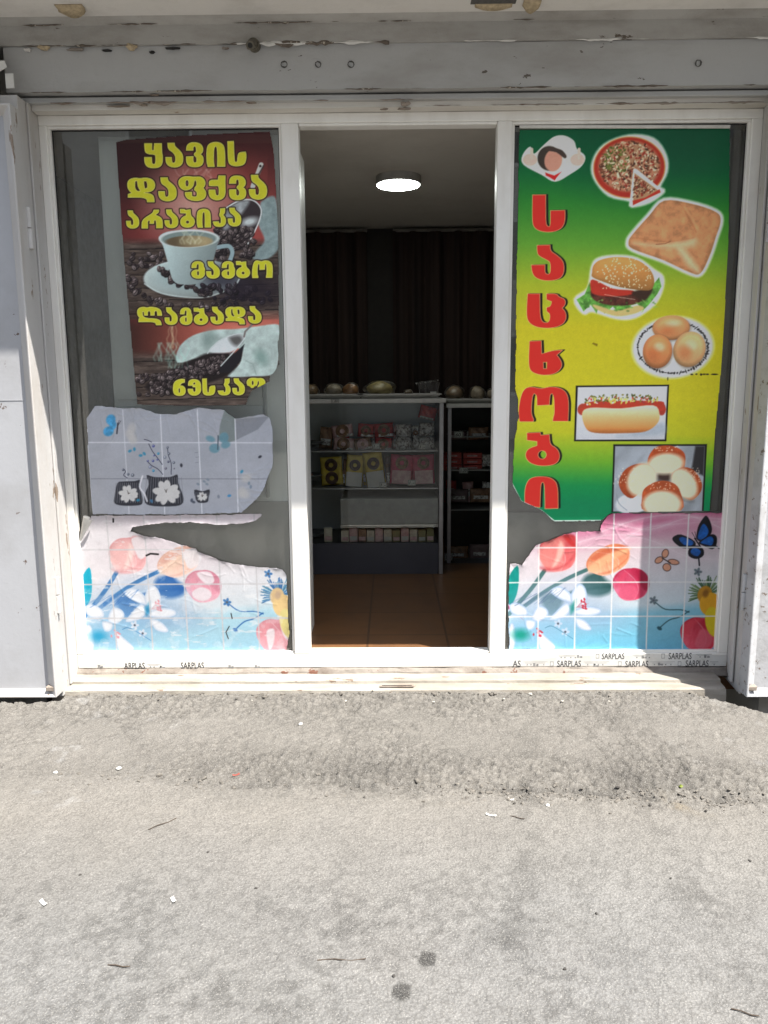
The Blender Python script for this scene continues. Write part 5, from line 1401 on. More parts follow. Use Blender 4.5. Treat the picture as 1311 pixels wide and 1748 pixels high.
tag(obj('inside_wall', nbox(IL-.1, IR+.1, BK, BK+.1, -.05, CZ+.1), plain('back_wall', (.03, .025, .022), .8)), kind='structure')

# lamp on the ceiling
lp = at(680, 316, Z=2.70)
lt = empty('ceiling_lamp', (lp[0], lp[1], CZ), 'round flat white lamp lit on the shop ceiling', 'lamp')
bm = bmesh.new(); cyl(bm, (0, 0, -.05), (0, 0, 0), .142, .142, 48); obj('housing', bm, plain('lamp_housing', (.45, .44, .42), .5, bump=0), lt, bevel=.003)
em = Mat('lamp_diffuser', (.9, .9, .88), .4)
em.b.inputs['Emission Color'].default_value = (.93, 1.0, .93, 1); em.b.inputs['Emission Strength'].default_value = 12.0
bm = bmesh.new(); cyl(bm, (0, 0, -.053), (0, 0, -.0495), .133, .133, 48); obj('diffuser', bm, em.m, lt)

# curtains hiding the back wall
cm = Mat('brown_curtain', (.030, .016, .012), .9)
cm.base(cm.mix(cm.mask(cm.noise(1.0, 4, .6, (14, 14, .3)), .35, .7), (.040, .022, .017), (.014, .009, .008)))
def curtain(x0, x1, label, seed):
    r = empty('curtain', ((x0+x1)/2, 2.96, FZ), label, 'curtain', 'brown curtains across the back of the shop')
    bm = bmesh.new(); n = int((x1-x0)*90); rows = []
    for i in range(n+1):
        x = x0+(x1-x0)*i/n
        row = []
        for j, z in enumerate(np.linspace(FZ+.02, CZ-.05, 8)):
            k = .6+.4*j/7
            y = 2.95+.035*math.sin(x*34+seed+.8*math.sin(3.1*x)*k)+.012*math.sin(x*83+seed*2+.15*j)
            row.append(bm.verts.new((x-r.location.x, y-r.location.y, z-FZ)))
        rows.append(row)
    for a, b in zip(rows[:-1], rows[1:]):
        for j in range(7): bm.faces.new((a[j], a[j+1], b[j+1], b[j]))
    obj('drape', bm, cm.m, r, smooth=True)
    bm = bmesh.new(); cyl(bm, (x0-r.location.x, 0, CZ-.035-FZ), (x1-r.location.x, 0, CZ-.035-FZ), .014, n=10)
    obj('rail', bm, plain('curtain_rail', (.22, .20, .18), .4), r)
curtain(-1.9, -.19, 'dark brown pleated curtain left of the black gap at the back', 1)
curtain(.02, 2.0, 'dark brown pleated curtain right of the black gap at the back', 4)

# tall pale cabinet standing behind the coffee window
gl = paint('pale_green_cabinet', (.84, .85, .81), (.66, .67, .63), .3, rough=.35, scale=2, bump=.02)
cab = empty('tall_cabinet', (-.90, .36, FZ), 'tall pale green-grey cabinet standing close behind the coffee window', 'cabinet')
cx = cab.location
def cbox(name, x0, x1, y0, y1, z0, z1, m, bev=.004): return obj(name, nbox(x0-cx.x, x1-cx.x, y0-cx.y, y1-cx.y, z0-cx.z, z1-cx.z), m, cab, bevel=bev)
cbox('body', -1.345, -.44, .16, .58, FZ, 2.60, gl)
cbox('upper_door', -1.33, -.62, .143, .159, 1.40, 2.58, gl)
cbox('lower_door', -1.33, -.62, .143, .159, .92, 1.37, plain('pale_glass_door', (.82, .86, .84), .3, var=.12, scale=3))
cbox('plinth_panel', -1.33, -.455, .14, .159, FZ, .90, plain('grey_sheet', (.46, .45, .42), .5, var=.25, scale=3))
for z in (1.02, 1.20): cbox('chrome_strip', -1.34, -.62, .136, .142, z, z+.010, plain('chrome', (.7, .7, .7), .2, .8), .001)
cbox('door_edge', -.615, -.60, .13, .159, .92, 2.58, plain('pale_edge', (.48, .5, .48), .4))
# dark side of the cabinet row seen left of it
# dark grey cupboard close behind the pastry window
db = plain('dark_grey_board', (.21, .20, .185), .45, var=.25, scale=3)
cup = empty('dark_cupboard', (1.1, .35, FZ), 'dark grey cupboard standing close behind the pastry window', 'cupboard')
ox = cup.location
obj('body', nbox(.555-ox.x, 1.70-ox.x, .15-ox.y, .55-ox.y, 0, 2.6-FZ), db, cup, bevel=.004)
obj('door', nbox(.565-ox.x, 1.12-ox.x, .132-ox.y, .149-ox.y, .72, 2.55-FZ), db, cup, bevel=.003)
obj('door', nbox(1.13-ox.x, 1.69-ox.x, .132-ox.y, .149-ox.y, .72, 2.55-FZ), db, cup, bevel=.003)
obj('drawer_front', nbox(.565-ox.x, 1.69-ox.x, .132-ox.y, .149-ox.y, .03, .71), plain('grey_drawer', (.36, .35, .33), .5, var=.3, scale=4), cup, bevel=.003)

# ---- display counters
alu = plain('brushed_aluminium', (.42, .42, .43), .35, .6, var=.2)
blue = plain('blue_grey_panel', (.085, .09, .115), .4, var=.2, scale=3)
wht = plain('white_laminate', (.58, .57, .55), .4, var=.15)
dgr = plain('dark_laminate', (.035, .035, .04), .4)
mir = plain('pale_back_panel', (.62, .65, .68), .25, var=.15, scale=2)  # sky's reflection in the counter glass put into this pale colour
def counter(x0, x1, y0, y1, ztop, label, base_h, shelves, back):
    r = empty('display_counter', ((x0+x1)/2, (y0+y1)/2, FZ), label, 'display counter', 'glass display counters in the shop')
    q = r.location
    def b(name, a0, a1, b0, b1, c0, c1, m, bev=.002): return obj(name, nbox(a0-q.x, a1-q.x, b0-q.y, b1-q.y, c0-q.z, c1-q.z), m, r, bevel=bev)
    b('base_panel', x0+.03, x1-.032, y0+.01, y1, FZ+.001, FZ+base_h, blue)
    b('corner_post', x1-.03, x1, y0, y0+.03, FZ+.001, ztop-.03, alu)
    b('corner_post', x0, x0+.028, y0, y0+.03, FZ+.001, ztop-.03, alu)
    b('back_panel', x0+.03, x1-.03, y1-.02, y1-.001, FZ+base_h, ztop-.03, back)
    b('side_panel', x1-.03, x1-.001, y0+.031, y1, FZ+.001, ztop-.03, dgr)
    b('top_board', x0-.01, x1+.015, y0-.015, y1, ztop-.029, ztop, wht)
    for z, d in shelves:
        b('glass_shelf', x0+.031, x1-.031, y0+.05+d, y1-.021, z-.008, z, alu, .001)
    b('front_glass', x0+.03, x1-.032, y0+.002, y0+.006, FZ+base_h+.002, ztop-.031, MT['thin_glass'], 0)
    return r
C1Y, C2Y = 1.76, 2.10
c1x1 = P(757, 800, C1Y)[0]
t1 = P(640, 681, C1Y)[2]; t2 = P(800, 689, C2Y)[2]
s1 = P(640, 769, C1Y+.18)[2]; s2 = P(640, 833, C1Y+.12)[2]; s3 = P(640, 897, C1Y+.03)[2]; bz = P(640, 928, C1Y)[2]
counter(-1.55, c1x1, C1Y, C1Y+.62, t1, 'left glass display counter with a blue grey base, full of bagged sweets', bz-FZ, ((s1, .10), (s2, .06)), mir)
c2x0 = P(757, 800, C2Y)[0]+.03
u1 = P(800, 745, C2Y+.15)[2]; u2 = P(800, 802, C2Y+.12)[2]; u3 = P(800, 870, C2Y+.1)[2]; u4 = P(800, 962, C2Y)[2]
counter(c2x0, 1.9, C2Y, C2Y+.55, t2, 'right glass display counter set further back, dark inside with red boxes', u4-FZ, ((u1, .10), (u2, .06), (u3, .05)), dgr)
# pale deck and the low ledge with small packs, belonging to the left counter
q = bpy.data.objects['display_counter'].location; dc = bpy.data.objects['display_counter']
xa = P(580, 800, C1Y+.05)[0]
obj('deck', nbox(xa-q.x, c1x1-.034-q.x, C1Y+.05-q.y, C1Y+.58-q.y, s3+.004-q.z, s2-.07-q.z), plain('pale_deck', (.40, .39, .38), .4, var=.2), dc, bevel=.004)
for k in (0, 1): obj('chrome_rail', nbox(xa-q.x, c1x1-.034-q.x, C1Y+.030-q.y, C1Y+.036-q.y, s3-.012*k-.002-q.z, s3-.012*k+.004-q.z), plain('chrome_rail', (.75, .75, .74), .25, .5), dc)

# ---- trays on the counters
TR = plain('pale_tray', (.44, .43, .41), .4, var=.15)
def tray(u0, u1, vbot, Y, d, label):
    a, b = P(u0, vbot, Y), P(u1, vbot, Y)
    z = a[2]
    r = empty('tray', ((a[0]+b[0])/2, Y+d/2, z), label, 'tray', 'pale trays on the display counters')
    w = (b[0]-a[0])/2
    bm = bmesh.new()
    lo = [bm.verts.new((s*(w-.03), t*(d/2-.03), .001)) for s, t in ((-1,-1),(1,-1),(1,1),(-1,1))]
    hi = [bm.verts.new((s*w, t*d/2, .026)) for s, t in ((-1,-1),(1,-1),(1,1),(-1,1))]
    bm.faces.new(lo)
    for i in range(4): bm.faces.new((lo[i], lo[(i+1)%4], hi[(i+1)%4], hi[i]))
    o = obj('pan', bm, TR, r); s = o.modifiers.new('s', 'SOLIDIFY'); s.thickness = .004; s.offset = 1
    bm = bmesh.new(); 
    for s0, s1, t0, t1_ in ((-w-.008, w+.008, -d/2-.008, -d/2), (-w-.008, w+.008, d/2, d/2+.008), (-w-.008, -w, -d/2, d/2), (w, w+.008, -d/2, d/2)):
        box(bm, s0, s1, t0, t1_, .022, .030)
    obj('rolled_lip', bm, TR, r)
    return z
zt1 = t1+.001
def traz(): pass
tray(505, 618, 680.5, C1Y+.02, .34, 'pale tray of buns at the left end of the left counter')
tray(612, 752, 680.0, C1Y+.02, .34, 'pale tray with a big bagged loaf, beside the tray of buns')
tray(760, 905, 688.0, C2Y+.02, .34, 'pale tray of wrapped rolls on the right counter')

def bread(u, v, Y, w, h, col, label, seed, cat='bread', name='bread_bun', wrapped=True, group='breads on the counter trays'):
    c = P(u, v, Y)
    S = 1/PF*np.dot(c-EYE, FWD)
    rx, rz = w*S/2, h*S/2
    r = empty(name, (c[0], Y, c[2]-rz), label, cat, group)
    bm = bmesh.new(); blob(bm, (0, 0, rz), rx*.92, rx*.8, rz*.95, seed, .05, 3, -rz*.75)
    m = Mat('crust', col, .45); m.base(m.mix(m.mask(m.noise(22, 4), .4, .65), tuple(col), tuple(x*.55 for x in col)))
    obj('crust', bm, m.m, r, smooth=True)
    if wrapped:
        bm = bmesh.new(); blob(bm, (0, 0, rz*1.02), rx*1.08, rx*.95, rz*1.06, seed+50, .10, 3, -rz*.9); obj('clear_bag', bm, MT['cling'], r)
bread(531, 667, C1Y+.13, 26, 22, (.26, .17, .09), 'brown bun cut off by the door frame at the left end', 1)
bread(570, 666, C1Y+.13, 31, 22, (.38, .32, .24), 'pale bun in clear wrap, second from the door frame', 2)
bread(598, 666, C1Y+.14, 30, 22, (.42, .22, .10), 'orange-brown bun touching the pale wrapped bun', 3)
bread(648, 664, C1Y+.14, 50, 26, (.42, .34, .15), 'large yellowish loaf in a shiny bag in the middle of the counter', 4, 'bread', 'bagged_loaf')
bread(697, 670, C1Y+.14, 15, 11, (.16, .12, .08), 'tiny dark roll between the bagged loaf and the clear tub', 5)
bread(776, 671, C2Y+.13, 32, 24, (.30, .21, .13), 'dark wrapped bun just right of the tray corner', 6)
bread(815, 672, C2Y+.13, 26, 26, (.46, .38, .28), 'pale round bun in a clear bag on the right counter', 7)
bread(839, 673, C2Y+.14, 16, 18, (.40, .32, .24), 'bun half hidden behind the right door post', 8)
bread(866, 673, C2Y+.14, 24, 20, (.40, .28, .18), 'wrapped roll behind the right window mullion', 9)
# clear plastic tub
c = P(732, 673, C1Y+.13); S = 1/PF*np.dot(c-EYE, FWD)
tub = empty('plastic_tub', (c[0], C1Y+.15, P(732, 677, C1Y+.13)[2]), 'clear rectangular plastic tub with a lid on the left counter', 'tub')
w = 18*S; h = 24*S; bm = bmesh.new()
lo = [bm.verts.new((s*w*.85, t*w*.7, .003)) for s, t in ((-1,-1),(1,-1),(1,1),(-1,1))]; hi = [bm.verts.new((s*w, t*w*.85, h)) for s, t in ((-1,-1),(1,-1),(1,1),(-1,1))]
bm.faces.new(lo)
for i in range(4): bm.faces.new((lo[i], lo[(i+1)%4], hi[(i+1)%4], hi[i]))
obj('shell', bm, MT['cling'], tub)
bm = nbox(-w*1.06, w*1.06, -w*.9, w*.9, h, h+.010); o = obj('lid', bm, MT['cling'], tub, bevel=.002); o.rotation_euler = (0, rad(-7), 0)
bm = nbox(w*.1, w*.7, -w*.78, -w*.75, h*.1, h*.35); obj('sticker', bm, TR, tub)

# ---- sweets: pillow packs with a coloured film, a window with painted crinkle glints and the biscuits inside
def pillow(bm, w, h, t, n=12, mh=16, seed=0):
    r = random.Random(seed); ph = r.uniform(0, 6)
    F = []
    for i in range(n+1):
        for j in range(mh+1):
            a, b = 2*i/n-1, 2*j/mh-1
            k = max(0, (1-a**4)*(1-b**4))**.6
            F.append((a*w/2*(1-.06*(1-abs(b))*0), b*h/2, -t*k*(.8+.2*math.sin(7*a+5*b+ph))))
    A = [bm.verts.new((x, y-.002, z)) for x, z, y in F]
    for i in range(n):
        for j in range(mh):
            q = i*(mh+1)+j; bm.faces.new((A[q], A[q+1], A[q+mh+2], A[q+mh+1]))
    return bm
def film(name, c1, c2=None, rough=.22, scale=30):
    m = Mat(name, c1, rough)
    if c2: m.base(m.mix(m.mask(m.noise(scale, 3), .45, .6), tuple(c1), tuple(c2)))
    m.bump(m.noise(55, 5, .7), .5, .01); return m.m
FM = {'yellow': film('yellow_film', (.66, .50, .07), (.55, .40, .05)), 'red': film('red_film', (.62, .06, .05), (.42, .05, .05)), 'pink': film('magenta_film', (.62, .06, .14), (.48, .04, .11)),
      'clear': film('crinkled_clear_film', (.74, .71, .70), (.26, .22, .21), .18, 60), 'choc': film('chocolate_ring', (.06, .03, .02), (.10, .05, .03), .4), 'cream': film('cream_label', (.74, .68, .56), (.6, .52, .42)),  # clear film: crinkle highlights painted as pale and dark tones
      'rose': film('rose_label', (.74, .50, .50), (.60, .34, .36)), 'brown': film('biscuit_film', (.36, .2, .12), (.2, .11, .07)), 'box': film('red_box_card', (.60, .07, .06), (.45, .05, .04), .4), 'green': film('olive_card', (.25, .24, .10), (.3, .25, .12), .5),
      'white': plain('white_card', (.62, .61, .58), .6, var=.1), 'dark': plain('dark_pack', (.24, .16, .165), .35, var=.4)}
def ring(bm, cx_, cz_, ro, ri, y, n=18):
    A = []
    for i in range(n):
        t = 2*math.pi*i/n
        A.append([bm.verts.new((cx_+k*math.cos(t), yy, cz_+k*math.sin(t))) for k, yy in ((ro, y), ((ro+ri)/2, y-.010), (ri, y))])
    for i in range(n):
        a, b = A[i], A[(i+1) % n]
        for k in range(2): bm.faces.new((a[k], a[k+1], b[k+1], b[k]))
def pack(name, u0, v0, u1, v1, Y, film_m, label, cat, group, parts=(), tilt=0, seed=0):
    a, b = P(u0, v1, Y), P(u1, v0, Y)
    w, h = b[0]-a[0], b[2]-a[2]
    r = empty(name, ((a[0]+b[0])/2, Y, a[2]), label, cat, group)
    bm = bmesh.new(); pillow(bm, w, h, .022, seed=seed)
    for v in bm.verts: v.co.z += h/2
    o = obj('wrapper', bm, FM[film_m], r, smooth=True); s = o.modifiers.new('s', 'SOLIDIFY'); s.thickness = .002
    o.rotation_euler = (0, rad(tilt), 0)
    for k in parts:
        bm = bmesh.new()
        if k[0] == 'ring':
            ring(bm, k[1]*w, k[2]*h, k[3]*w, k[3]*w*.35, -.026); nm = k[5]
        else:
            box(bm, (k[1]-k[3])*w, (k[1]+k[3])*w, -.030, -.026, (k[2]-k[4])*h, (k[2]+k[4])*h); nm = k[6]
        obj(nm, bm, FM[k[5] if k[0] == 'box' else k[4]], o)
    return r
K = lambda x, z, sx, sz, m, nm: ('box', x, z, sx, sz, m, nm)
R_ = lambda x, z, ro, m, nm: ('ring', x, z, ro, m, nm)
CX = lambda x: 500+x*.2746
CYv = lambda y: 630+y*.2745
gS1, gS2, gLow, gR = 'biscuit packs on the upper shelf', 'bags on the lower shelf', 'small packs along the bottom ledge', 'red boxes in the right counter'
Y1, Y2 = C1Y+.30, C1Y+.22
for k, (x0, y0, x1, y1, m, lb) in enumerate(((248, 345, 378, 425, 'rose', 'pinkish biscuit pack, leftmost in the top row of the upper shelf'), (400, 338, 500, 425, 'red', 'red biscuit pack in the middle of the top row of the upper shelf'), (508, 335, 628, 425, 'red', 'red biscuit pack next to the round wafers in the top row'),
        (248, 425, 375, 505, 'rose', 'pale pink pack in the row below the leftmost biscuit pack'), (385, 425, 495, 505, 'brown', 'dark brown biscuit pack in the middle of the front row, upper shelf'), (505, 425, 612, 505, 'red', 'red pack behind the price card on the upper shelf'))):
    pack('biscuit_pack', CX(x0), CYv(y0), CX(x1), CYv(y1), Y1-.03*(k > 2), m, lb, 'biscuit pack', gS1, (R_(0, .5, .32, 'brown' if m != 'brown' else 'rose', 'biscuit'), K(.1, .16, .38, .09, 'clear', 'crinkle_glint_window')), tilt=(-7, 5, -4, 6, -8, 5)[k], seed=k)
for k, (x, y, lb) in enumerate(((690, 385, 'round wafer in crinkled clear wrap, upper left of the four'), (832, 375, 'round wafer in crinkled clear wrap, upper right of the four'), (688, 463, 'round wafer in clear wrap, lower left of the four'), (832, 462, 'round wafer in clear wrap, lower right of the four'))):
    pack('wafer_pack', CX(x-48), CYv(y-42), CX(x+48), CYv(y+42), Y1-.03*(k > 1), 'clear', lb, 'wafer', 'round wafers on the upper shelf', (R_(0, .5, .44, 'clear', 'wafer'),), seed=20+k)
pack('snack_bag', CX(775), CYv(228), CX(882), CYv(312), Y1+.02, 'red', 'glossy red snack bag tipped over in the top right corner of the left counter', 'snack bag', None, (K(0, .1, .4, .07, 'clear', 'foil_edge'),), tilt=14, seed=31)
for k, (x0, y0, x1, y1, lb) in enumerate(((180, 545, 312, 722, 'yellow bag of two chocolate rings, leftmost on the lower shelf'), (322, 532, 430, 730, 'yellow bag with one chocolate ring above a white panel, in the middle'), (462, 512, 582, 735, 'yellow bag standing highest, beside the magenta packs'))):
    pr = (R_(0, .72, .30, 'choc', 'chocolate_ring'), R_(0, .26, .30, 'choc', 'chocolate_ring')) if k == 0 else (R_(0, .68, .32, 'choc', 'chocolate_ring'), K(0, .24, .44, .22, 'white', 'white_panel'))
    pack('cake_bag', CX(x0), CYv(y0), CX(x1), CYv(y1), Y2-.02*k, 'yellow', lb, 'cake bag', gS2, pr, tilt=(-3, 5, -8)[k], seed=40+k)
for k, (x0, x1, lb) in enumerate(((600, 742, 'magenta croissant pack beside the tallest yellow bag'), (746, 884, 'magenta croissant pack against the right end of the lower shelf'))):
    pack('croissant_pack', CX(x0), CYv(530), CX(x1), CYv(715), Y2, 'pink', lb, 'croissant pack', gS2, (R_(0, .72, .28, 'brown', 'croissant'), K(0, .25, .40, .22, 'rose', 'pale_panel')), tilt=(3, -2)[k], seed=50+k)
# more packs crowding behind the front ones
for k, (x0, y0, x1, y1, m, lb) in enumerate(((160, 360, 240, 500, 'brown', 'dim brown pack at the far left of the upper shelf, behind the others'), (440, 560, 470, 735, 'yellow', 'yellow bag seen edge-on between two cake bags'))):
    pack('loose_pack', CX(x0), CYv(y0), CX(x1), CYv(y1), (Y1+.08 if y0 < 500 else Y2+.06), m, lb, 'sweet pack', None, (K(0, .35, .36, .14, 'clear', 'crinkle_glint_window'),), tilt=(6, -5, 3, -9)[k], seed=90+k)
for k, (x0, y0, x1, y1, m, lb) in enumerate(((300, 345, 345, 500, 'red', 'red pack squeezed behind the pinkish biscuit packs'), (500, 345, 530, 500, 'clear', 'clear crinkled pack squeezed between red biscuit packs'), (615, 350, 660, 500, 'rose', 'pale pink pack half hidden by the round wafers'), (745, 350, 790, 500, 'clear', 'clear crinkled pack between the two columns of wafers'),
        (300, 560, 335, 730, 'brown', 'brown bag behind the first two yellow cake bags'), (585, 540, 612, 730, 'dark', 'dark magenta bag behind the first croissant pack'))):
    pack('loose_pack', CX(x0), CYv(y0), CX(x1), CYv(y1), (Y1+.05 if y0 < 500 else Y2+.04), m, lb, 'sweet pack', None, (K(0, .3, .36, .16, 'clear', 'crinkle_glint_window'), R_(0, .7, .36, 'brown', 'biscuit')), tilt=(4, -6, 5, -3, 6, -4)[k], seed=110+k)
for k, (x0, y0, x1, y1, m, lb) in enumerate(((940, 690, 1010, 830, 'red', 'dim red pack behind the dark bag in the right counter'), (1060, 700, 1130, 830, 'rose', 'pale pack between the two bags of the right counter'), (1165, 700, 1235, 830, 'clear', 'clear bag at the right end of the shelf under the red boxes'), (1030, 380, 1100, 440, 'clear', 'clear wrapped roll between the two dim rolls of the right counter'), (1060, 520, 1078, 625, 'dark', 'dark pack wedged between the two stacks of red boxes'))):
    pack('loose_pack', CX(x0), CYv(y0), CX(x1), CYv(y1), C2Y+.27, m, lb, 'sweet pack', None, (K(0, .5, .36, .16, 'clear', 'crinkle_glint_window'),), tilt=(3, -4, 5, 2, 0)[k], seed=130+k)
# small packs on the bottom ledge
xs = [195, 250, 300, 352, 408, 460, 512, 566, 620, 672, 726, 780, 832, 882]
cols = ['cream', 'rose', 'cream', 'rose', 'brown', 'cream', 'rose', 'cream', 'green', 'rose', 'cream', 'green', 'green']
nice = ['cream pack left of the rail end', 'pinkish pack', 'cream pack', 'pinkish pack', 'brown pack', 'cream pack', 'pinkish pack', 'cream pack', 'olive pack', 'pinkish pack', 'cream pack', 'olive pack', 'olive pack']
ords = ['first', 'second', 'third', 'fourth', 'fifth', 'sixth', 'seventh', 'eighth', 'ninth', 'tenth', 'eleventh', 'twelfth', 'last']
for k in range(13):
    if k == 1: continue
    a = P(500+xs[k]*.2746, 800+455*.2745, C1Y+.06); b = P(500+(xs[k+1]-6)*.2746, 800+(372+6*(k % 3))*.2745, C1Y+.06)
    r = empty('sweet_pack', ((a[0]+b[0])/2, C1Y+.06, a[2]), 'small %s on the bottom ledge, %s from the left' % (nice[k], ords[k]), 'sweet pack', gLow)
    w, h = b[0]-a[0], b[2]-a[2]
    o = obj('carton', nbox(-w/2, w/2, 0, .05, 0, h), FM[cols[k]], r, bevel=.003); o.rotation_euler = (0, 0, rad(RNG.uniform(-5, 5)))
    obj('label_band', nbox(-w*.42, w*.42, -.004, -.001, h*.12, h*.42), FM['white' if k % 2 else 'rose'], o)
obj('ledge', nbox(-1.5-q.x, c1x1-.034-q.x, C1Y+.02-q.y, C1Y+.14-q.y, bz-.002-q.z, P(640, 800+455*.2745, C1Y+.06)[2]-.001-q.z), dgr, dc)
# price cards
MT['ink_black'] = plain('card_ink', (.02, .02, .02), .6, bump=0)
def card(u, v, w, h, Y, body, label):
    a, b = P(u-w/2, v+h/2, Y), P(u+w/2, v-h/2, Y)
    r = empty('price_card', ((a[0]+b[0])/2, Y, a[2]), label, 'price card', 'price cards in the display counters')
    W, H_ = b[0]-a[0], b[2]-a[2]
    obj('card', nbox(-W/2, W/2, 0, .002, 0, H_), FM['white'], r)
    bm = bmesh.new()
    for z0, z1, x0, x1 in ((0.04, .10, -.46, .46), (.90, .96, -.46, .46), (.10, .9, -.46, -.41), (.10, .9, .41, .46)):
        box(bm, x0*W, x1*W, -.0012, -.0002, z0*H_, z1*H_)
    obj('card_border', bm, MT['ink_black'], r)
    text_mesh(body, r.location.x-W*.34, r.location.x+W*.34, a[2]+H_*.22, a[2]+H_*.78, Y-.0015, 'handwriting', MT['ink_black'], r, .15)
card(783, 742, 15, 11, C2Y+.03, '60.', 'white card reading 60 in the right counter')
card(791.5, 803, 15, 10, C2Y+.03, '1.20', 'white card reading 1.20 under the red boxes')
card(766, 951, 14, 13, C2Y+.03, '1.00', 'white card low at the front of the right counter')
card(642, 762, 13, 10, C1Y+.10, '1.-', 'small card on the upper shelf in front of the red pack')
card(721, 763, 14, 9, C1Y+.10, '1.-', 'small card under the round wafers on the right')
card(654, 828, 13, 9, C1Y+.08, '1.-', 'small card at the foot of the tallest yellow bag')
card(703, 824, 13, 10, C1Y+.08, '1.-', 'small card in front of the magenta packs')
card(572, 684.5, 14, 6, C1Y-.018, '1.80', 'tiny card stuck on the white edge of the left counter')
# red boxes and bags in the right counter
for k in range(6):
    x0, y0 = (934, 1060)[k % 2], (520, 557, 594)[k//2]
    a, b = P(CX(x0), CYv(y0+36), C2Y+.2), P(CX(x0+115), CYv(y0+2), C2Y+.2)
    r = empty('sweet_box', ((a[0]+b[0])/2, C2Y+.2, a[2]), 'flat red box in the right counter, %s of the %s stack' % (('top', 'middle', 'bottom')[k//2], ('left', 'right')[k % 2]), 'sweet box', gR)
    w, h = b[0]-a[0], b[2]-a[2]
    obj('carton', nbox(-w/2, w/2, 0, .12, 0, h), FM['box'], r, bevel=.002)
    obj('pale_print', nbox(-w*.3, w*.25, -.002, 0.0005, h*.35, h*.62), FM['rose'], r)
for k, (x0, y0, x1, y1, m, lb) in enumerate(((960, 385, 1080, 440, 'dark', 'dim wrapped roll on the top shelf of the right counter, behind the 60 card'), (1090, 360, 1215, 440, 'brown', 'brown wrapped roll on the top shelf of the right counter'),
        (1175, 530, 1232, 610, 'clear', 'crumpled clear bag right of the red boxes'), (950, 745, 1090, 830, 'dark', 'dark bag under the 1.20 card'), (1100, 740, 1230, 830, 'brown', 'brown bag low on the right counter shelf'))):
    pack('bagged_roll', CX(x0), CYv(y0), CX(x1), CYv(y1), C2Y+.22, m, lb, 'bagged roll', 'bags in the right counter', (K(0, .4, .35, .12, 'clear', 'crinkle_glint_window'),), seed=70+k)
for k, (x0, y0, x1, y1, m, lb) in enumerate(((945, 480, 1090, 580, 'brown', 'brown bag at the bottom of the right counter behind a card'), (1095, 470, 1220, 580, 'dark', 'dark shiny bag at the bottom right of the right counter'))):
    pack('bagged_roll', CX(x0), 800+y0*.2745, CX(x1), 800+y1*.2745, C2Y+.2, m, lb, 'bagged roll', 'bags in the right counter', (K(0, .5, .3, .1, 'clear', 'crinkle_glint_window'),), seed=80+k)
# trays stacked in the dark left end of the left counter
for k, (v, lb) in enumerate(((765, 'upper'), (822, 'middle'), (925, 'lowest'))):
    a = P(525, v, C1Y+.1); b = P(548, v, C1Y+.1)
    r = empty('dish', ((a[0]+b[0])/2-.12, C1Y+.25, a[2]), 'dim grey dish at the left end of the left counter, %s of three' % lb, 'dish', 'dishes in the left counter')
    bm = bmesh.new(); n = 24
    A = [[bm.verts.new((k_*math.cos(t), .8*k_*math.sin(t), z)) for k_, z in ((.10, .002), (.16, .02), (.18, .035))] for t in [2*math.pi*i/n for i in range(n)]]
    for i in range(n):
        for j in range(2): bm.faces.new((A[i][j], A[i][j+1], A[(i+1)%n][j+1], A[(i+1)%n][j]))
    bm.faces.new([x[0] for x in A])
    o = obj('bowl', bm, plain('grey_dish', (.2, .21, .22), .3), r, smooth=True); s = o.modifiers.new('s', 'SOLIDIFY'); s.thickness = .004
    bm = bmesh.new(); blob(bm, (0, 0, .03), .09, .08, .03, k, .15, 2); obj('pastry', bm, FM['brown'], r, smooth=True)
# ================================================================== small things lying on the asphalt
def gz(x, y):
    j = int(np.argmin(np.abs(gy-y))); k = int(np.argmin(np.abs(gx-x))); return float(GZ[j, k])
def on_ground(u, v):
    c = at(u, v, Z=0.0)
    for _ in range(3): c = at(u, v, Z=gz(c[0], c[1]))
    return (c[0], c[1], gz(c[0], c[1]))
stone_m = [plain('pale_stone', (.42, .40, .36), .9, var=.4, scale=60), plain('dark_stone', (.06, .055, .05), .9, var=.4, scale=60)]
r5 = random.Random(12)
def pebble(u, v, s, k, label):
    bm = bmesh.new(); blob(bm, (0, 0, s*.22), s*.6, s*.45, s*.35, int(u), .22, 2)
    o = obj('pebble', bm, stone_m[k], smooth=True); o.location = on_ground(u, v); o.rotation_euler = (0, 0, r5.uniform(0, 6))
    o.scale = (.62, .62, .62); tag(o, label, 'pebble', 'pebbles on the asphalt')
for u, v, s in ((1054, 1345, .020), (1110, 1372, .018), (878, 1372, .016), (1205, 1385, .016), (560, 1328, .014), (800, 1330, .016), (622, 1362, .014), (1018, 1560, .012), (964, 1655, .014), (355, 1455, .012), (437, 1517, .012), (137, 1494, .012), (672, 1667, .014), (1280, 1470, .014), (1145, 1500, .012), (905, 1190, .03), (960, 1198, .022), (1040, 1197, .024), (740, 1196, .02), (590, 1200, .02), (430, 1196, .018), (860, 1196, .02)):
    pebble(u, v, s, 1 if v > 1250 else 0, 'small dark pebble lying on the sunlit asphalt' if v > 1250 else 'pale stone chip lying at the foot of the door sill')
for u, v, s, lb in ((95, 1320, .022, 'white pebble left of the other white pebble, on the scuffed asphalt at the left'), (203, 1313, .024, 'white pebble on the asphalt below the coffee window'), (935, 1376, .02, 'round pale pebble on the rough asphalt seam'), (513, 1236, .022, 'pale stone in front of the left door post')):
    bm = bmesh.new(); blob(bm, (0, 0, s*.2), s*.6, s*.5, s*.35, int(u), .15, 2)
    o = obj('pebble', bm, MT['white_roll'], smooth=True); o.location = on_ground(u, v); o.scale = (.7, .7, .7); tag(o, lb, 'pebble', 'pebbles on the asphalt')
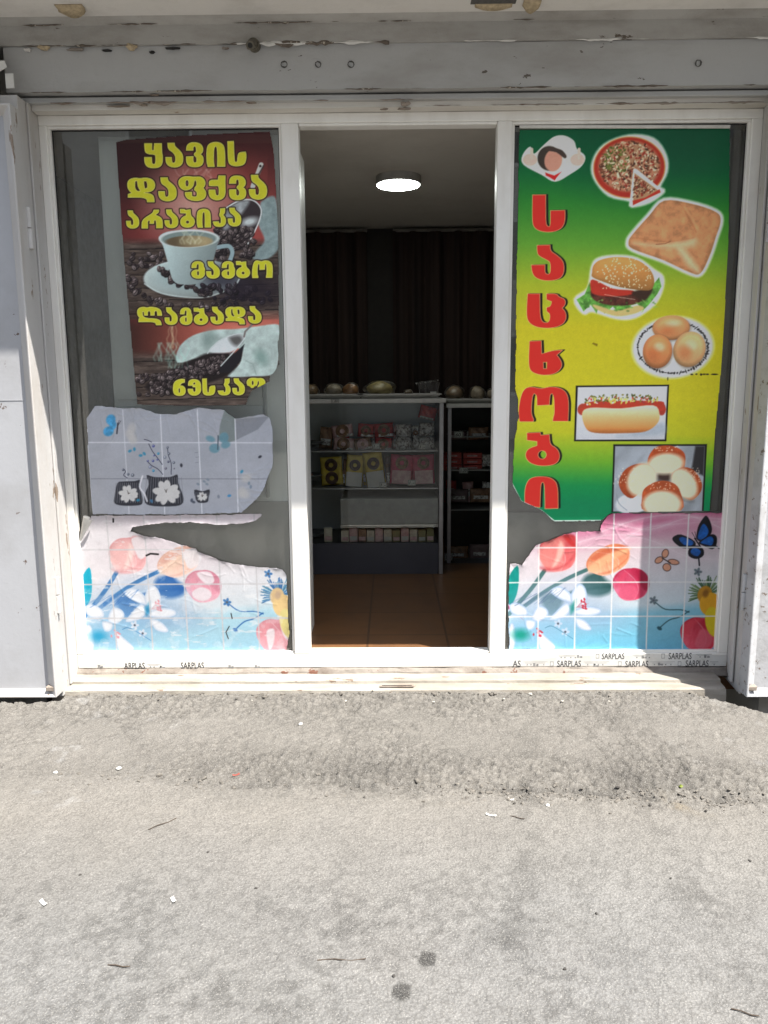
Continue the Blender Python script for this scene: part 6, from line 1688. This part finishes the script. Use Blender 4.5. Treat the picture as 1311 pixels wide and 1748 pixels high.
def scrap(u, v, w, h, rot, m, name, cat, label, curl=.006):
    bm = bmesh.new(); n = 6; rows = []
    for i in range(n+1):
        x = w*(i/n-.5); rows.append([bm.verts.new((x, h*(j-.5)*(1-.2*(i % 2)*.5), .003+curl*((2*i/n-1)**2)*(.5+.5*j))) for j in (0, .5, 1)])
    for a, b in zip(rows[:-1], rows[1:]):
        for k in range(2): bm.faces.new((a[k], b[k], b[k+1], a[k+1]))
    o = obj(name, bm, m, smooth=True); s_ = o.modifiers.new('s', 'SOLIDIFY'); s_.thickness = .001
    o.location = on_ground(u, v); o.rotation_euler = (0, 0, rad(rot)); o.scale = (.8, .8, .8); tag(o, label, cat)
scrap(74, 1543, .040, .014, -40, MT['white_roll'], 'paper_scrap', 'scrap', 'white paper chip at the lower left of the asphalt')
scrap(296, 1538, .030, .014, -55, MT['white_roll'], 'paper_scrap', 'scrap', 'white paper chip right of the other one on the asphalt')
scrap(838, 1393, .045, .010, -20, MT['white_roll'], 'cigarette_end', 'cigarette end', 'white cigarette end on the asphalt just below the rough seam')
scrap(403, 1324, .034, .012, 25, plain('red_scrap', (.30, .06, .04), .6), 'foil_scrap', 'scrap', 'reddish scrap on the rough seam below the coffee window')
scrap(1162, 1341, .022, .016, 40, plain('green_leaf', (.14, .18, .02), .6), 'leaf', 'leaf', 'small yellow-green leaf on the dark rough asphalt at the right')
scrap(872, 1366, .028, .012, -25, MT['white_roll'], 'paper_scrap', 'scrap', 'pale sliver standing on the rough seam near the middle')
tw = plain('dry_twig', (.07, .05, .035), .8, var=.4)
def twig(u, v, L, rot, label):
    bm = bmesh.new(); p = [(-L/2, 0, .003), (-L/6, L*.03, .004), (L/5, -L*.01, .003), (L/2, L*.03, .005)]
    for a, b in zip(p[:-1], p[1:]): cyl(bm, a, b, .0016, .0013, 6)
    o = obj('twig', bm, tw); o.location = on_ground(u, v); o.rotation_euler = (0, 0, rad(rot)); tag(o, label, 'twig')
twig(203, 1651, .060, -8, 'short dark twig on the asphalt at the lower left')
twig(583, 1641, .125, 0, 'long thin twig lying crosswise near the two dark spots')
twig(1272, 1731, .060, -25, 'forked dark twig in the lower right corner of the asphalt')
twig(278, 1408, .10, 40, 'long pale-shadowed twig slanting on the asphalt left of the middle')
twig(883, 1397, .05, -25, 'curved twig beside the white cigarette end')
